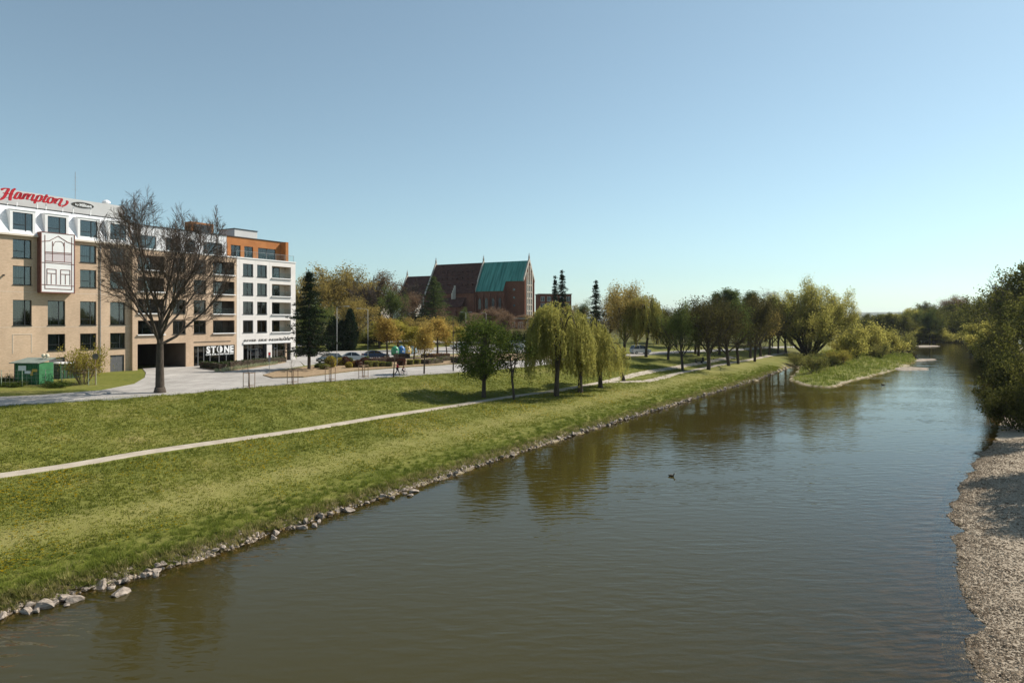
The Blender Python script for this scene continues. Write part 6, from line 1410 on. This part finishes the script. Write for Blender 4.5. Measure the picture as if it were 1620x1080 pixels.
for a, b_, L in seg:
    t = 0
    while t < L and cnt < 262:
        q = a.lerp(b_, t/L); dn = Vector((-(b_-a).y, (b_-a).x, 0)).normalized()
        if q.y > 26:
            far_ = q.y > 60
            q2 = q+dn*rg.uniform(-.35, .35); s = rg.uniform(.09, .27) if not far_ else rg.uniform(.16, .34)
            stone(Vector((q2.x, q2.y, .04+.2*rg.random())), s); cnt += 1
        t += rg.uniform(.25, .8) if q.y < 95 else rg.uniform(.7, 1.6)
# broken rubble between the larger stones
rs = np.random.RandomState(31); N = 5200; y = 25+rs.uniform(0, 1, N)**1.3*118; x = np.interp(y, [q[1] for q in COARSE_L[3:11]], [q[0] for q in COARSE_L[3:11]])-rs.normal(.05, .28, N); z = np.maximum(ground_h(x, y), -.08)
s_ = rs.uniform(.05, .15, N); O6 = np.array([(1,0,0),(0,1,0),(-1,0,0),(0,-1,0),(.1,.1,.75)]); F6 = np.array([(0,1,4),(1,2,4),(2,3,4),(3,0,4)]); an = rs.uniform(0, 6.28, N); c_, n_ = np.cos(an), np.sin(an); el = rs.uniform(.6, 1.6, (N, 2))
vx = O6[None,:,0]*el[:,:1]; vy = O6[None,:,1]*el[:,1:]
VV = np.stack([x[:,None]+(vx*c_[:,None]-vy*n_[:,None])*s_[:,None], y[:,None]+(vx*n_[:,None]+vy*c_[:,None])*s_[:,None], z[:,None]+O6[None,:,2]*s_[:,None]-.02], 2)
tag(obj('rubble', np_polys('rubble', VV[:, F6, :].reshape(-1, 3), 3, leafmat('rubble_stone', (.10,.08,.06), (.46,.38,.31), 0, 2), np.repeat(rs.rand(N), 4))), 'small broken stones packed along the waterline', kind='stuff')
# gravel stones on the right bank
rs = np.random.RandomState(8); N = 46000
y = 18+rs.uniform(0, 1, N)**1.3*44; x = np.interp(y, [q[1] for q in COARSE_R[3:16]], [q[0] for q in COARSE_R[3:16]])+rs.exponential(2.6, N)-.9; z, wat = terrain(x, y)[:2]
kp = (x/y < .80) & (z > -.12); x, y, z = x[kp], y[kp], z[kp]; N = len(x); s = rs.uniform(.02, .055, N)*(1+1.2*(rs.rand(N) > .97))
O8 = np.array([(1,0,0),(0,1,0),(-1,0,0),(0,-1,0),(0,0,.6),(0,0,-.5)]); F8 = np.array([(0,1,4),(1,2,4),(2,3,4),(3,0,4)])
ang = rs.uniform(0, 6.28, N); c_, s_ = np.cos(ang), np.sin(ang); el = rs.uniform(.6, 1.5, (N, 2))
vx = O8[None,:,0]*el[:,:1]; vy = O8[None,:,1]*el[:,1:]; px_ = vx*c_[:,None]-vy*s_[:,None]; py_ = vx*s_[:,None]+vy*c_[:,None]
VV = np.stack([x[:,None]+px_*s[:,None], y[:,None]+py_*s[:,None], z[:,None]+(O8[None,:,2])*s[:,None]+.005], 2)
V = VV[:, F8, :].reshape(-1, 3)
tag(obj('gravel', np_polys('gravel', V, 3, leafmat('pebble', (.11,.08,.055), (.44,.35,.255), 0, 1.2), np.repeat(rs.rand(N), 4))), 'loose river pebbles of the gravel beach on the right', kind='stuff')
# ------------------------------------------------------------------ grass, dandelions
LM_GRASS = leafmat('grass_blade', (.075,.105,.014), (.28,.28,.06), .42, .16, (.42,.34,.15)); LM_TALL = leafmat('bank_grass', (.06,.095,.014), (.27,.30,.06), .42, .5, (.46,.38,.19))
def scatter(N, seed, s_lo, s_hi, ylo, yhi, power=1.0, s_fn=None):
    rs = np.random.RandomState(seed); y = ylo+(yhi-ylo)*rs.uniform(0, 1, N)**power
    xs = np.interp(y, [q[1] for q in COARSE_L[3:11]], [q[0] for q in COARSE_L[3:11]]); x = xs-rs.uniform(s_lo, s_hi, N)/.83 if s_fn is None else xs-s_fn(rs, N)/.83
    z, w, lf, dl, dr, s = terrain(x, y); k = (~w) & lf & (x/y > -.80) & (x/y < .55); return x[k], y[k], z[k], s[k], rs
def blades(x, y, z, rs, nb, h, wd, spread, lean=.6):
    N = len(x); X = np.repeat(x, nb); Y = np.repeat(y, nb); Z = np.repeat(z, nb); M_ = N*nb; hh = np.repeat(h, nb)*rs.uniform(.6, 1.2, M_)
    a = rs.uniform(0, 6.283, M_); bx = X+rs.normal(0, spread, M_); by = Y+rs.normal(0, spread, M_); l_ = hh*lean*rs.uniform(.2, 1, M_); tx = bx+np.cos(a)*l_; ty = by+np.sin(a)*l_
    px_, py_ = -np.sin(a)*wd*.5, np.cos(a)*wd*.5
    return np.stack([np.stack([bx-px_, by-py_, Z-.02], 1), np.stack([bx+px_, by+py_, Z-.02], 1), np.stack([tx, ty, Z+hh], 1)], 1).reshape(-1, 3)
x, y, z, s, rs = scatter(120000, 1, 3.2, 40, 24, 125, 1.6); ss = np.interp(y, SSY, SSV); sp = np.interp(y, SPY, SPV)
k = (np.abs(s-sp) > .98) & (s < ss-.15) & (rs.uniform(0, 1, len(s)) > .2*np.exp(-((s-6.6)/2)**2)); x, y, z, s = x[k], y[k], z[k], s[k]; mw = np.exp(-((s-6.6)/2.2)**2)
clump = .5+.5*np.sin(x*1.1+2*np.sin(y*.5))*np.sin(y*.9+np.sin(x*.6)*2); h = (.07+.15*clump*rs.rand(len(x)))*(1-.55*mw)
V = blades(x, y, z, rs, 4, h, .07, .07, .9); rn = np.clip(np.repeat(.35*rs.rand(len(x))+.25*(1-clump)+.22*mw, 4)+.4*rs.rand(len(x)*4), 0, 1)
tag(obj('grass', np_polys('grass', V, 3, LM_GRASS, rn)), 'short tufted lawn grass on both slopes of the bank', 'grass', kind='stuff')
def tussocks(x, y, z, rs, nb, rad, h, wd):
    """clumps of blades fanning out from a centre"""
    N = len(x); M_ = N*nb; a = rs.uniform(0, 6.283, M_); q = rs.uniform(0, 1, M_)**.6; rr = np.repeat(rad, nb)*q; hh = np.repeat(h, nb)*(1.1-.5*q)*rs.uniform(.6, 1.15, M_)
    bx = np.repeat(x, nb)+np.cos(a)*rr*.6; by = np.repeat(y, nb)+np.sin(a)*rr*.6; Z = np.repeat(z, nb)-.03; tx = bx+np.cos(a)*rr*.9; ty = by+np.sin(a)*rr*.9
    b2 = rs.uniform(0, 6.283, M_); px_, py_ = np.cos(b2)*wd*.5, np.sin(b2)*wd*.5
    return np.stack([np.stack([bx-px_, by-py_, Z], 1), np.stack([bx+px_, by+py_, Z], 1), np.stack([tx, ty, Z+hh], 1)], 1).reshape(-1, 3)
x, y, z, s, rs = scatter(9000, 2, .1, 4.6, 24, 150, 1.35); k = rs.uniform(0, 1, len(s)) < 1.05-.2*s; x, y, z, s = x[k], y[k], z[k], s[k]; N = len(x)
rad = rs.uniform(.14, .38, N); h = rs.uniform(.14, .46, N)*(1-.16*s)*(1-.45*(s < .5)); V = tussocks(x, y, z, rs, 34, rad, h, .035)
tone = np.clip(rs.beta(2, 2, N)*.75+.28*(s < .7)*rs.rand(N), 0, 1); rn = np.clip(np.repeat(tone, 34)+rs.normal(0, .10, N*34), 0, 1.05)
tag(obj('bank_grass', np_polys('bank_grass', V, 3, LM_TALL, rn)), 'taller tussocky grass along the top of the stone edge', 'grass', kind='stuff')
x, y, z, s, rs = scatter(5200, 6, 5, 40, 24, 110, 1.4); ss = np.interp(y, SSY, SSV); sp = np.interp(y, SPY, SPV); k = (np.abs(s-sp) > 1.1) & (s < ss-.3) & ((s > 8.5) | (rs.rand(len(s)) < .12)); x, y, z = x[k], y[k], z[k]; N = len(x)
V = tussocks(x, y, z, rs, 22, rs.uniform(.12, .34, N), rs.uniform(.06, .20, N), .04); tone = rs.beta(1.6, 2.6, N)
tag(obj('weeds', np_polys('weeds', V, 3, LM_TALL, np.clip(np.repeat(tone, 22)+rs.normal(0, .08, N*22), 0, 1))), 'darker weeds and tufts dotted over the grass slopes', 'weeds', kind='stuff')
x, y, z, s, rs = scatter(22000, 3, 2.5, 30, 24, 95, 1.5); sp = np.interp(y, SPY, SPV); pt = np.sin(x*.35+1.5)*np.sin(y*.28)+.6*np.sin(x*.9+y*.5); k = (np.abs(s-sp) > 1.2) & (pt+rs.normal(0, .45, len(x)) > .55) & (rs.rand(len(x)) < np.where(s > sp, .25, 1)); x, y, z = x[k], y[k], z[k]; N = len(x)
a = np.arange(6)*1.0472; rr = rs.uniform(.035, .07, N); V = np.stack([x[:,None]+np.cos(a)*rr[:,None], y[:,None]+np.sin(a)*rr[:,None], (z+.10+.08*rs.rand(N))[:,None]+.03*np.sin(a+rs.rand()*6)], 2).reshape(-1, 3)
tag(obj('dandelions', np_polys('dandelions', V, 6, leafmat('dandelion_yellow', (.45,.30,.01), (.75,.55,.03), .2), rs.rand(N))), 'yellow dandelion flowers scattered in patches over the lawn', 'flowers', kind='stuff')
x, y, z, s, rs = scatter(3600, 4, -.1, .8, 24, 140, 1.5); V = blades(x, y, z, rs, 8, .12+.26*rs.rand(len(x)), .04, .08, 1.3)
tag(obj('dry_grass', np_polys('dry_grass', V, 3, leafmat('dry_grass', (.12,.13,.03), (.40,.34,.15), .45, 1.2), rs.rand(len(x)*8))), 'dry straw-coloured tufts hanging over the stones', 'grass', kind='stuff')
# spit grass
rs = np.random.RandomState(5); N = 9000; y = rs.uniform(108, 215, N); x = .62*y-24+rs.uniform(-12, 26, N); z, w, lf, dl, dr, s = terrain(x, y); k = (~w) & (~lf) & (dl < dr) & (dl > .5); x, y, z = x[k], y[k], z[k]
V = blades(x, y, z, rs, 5, .25+.35*rs.rand(len(x)), .1, .2, .7); tag(obj('spit_grass', np_polys('spit_grass', V, 3, LM_TALL, np.clip(np.repeat(.45*rs.rand(len(x))+.5*(np.sin(x*.5+1)*np.sin(y*.37) > .25)-.1, 5)+.3*rs.rand(len(x)*5), 0, 1))), 'rough grass covering the low spit', 'grass', kind='stuff')
# ------------------------------------------------------------------ air
hz = MB().box(-8600, 8600, -300, 9000, -12, 140); m, n, l = newmat('thin_haze'); n.remove(n['Principled BSDF']); pv = n.new('ShaderNodeVolumePrincipled')
pv.inputs['Density'].default_value = .00005; pv.inputs['Color'].default_value = (.82,.9,1,1); pv.inputs['Anisotropy'].default_value = .2; l.new(pv.outputs[0], n['Material Output'].inputs['Volume'])
tag(hz.build('haze', m), 'thin pale haze over the river valley', kind='stuff')
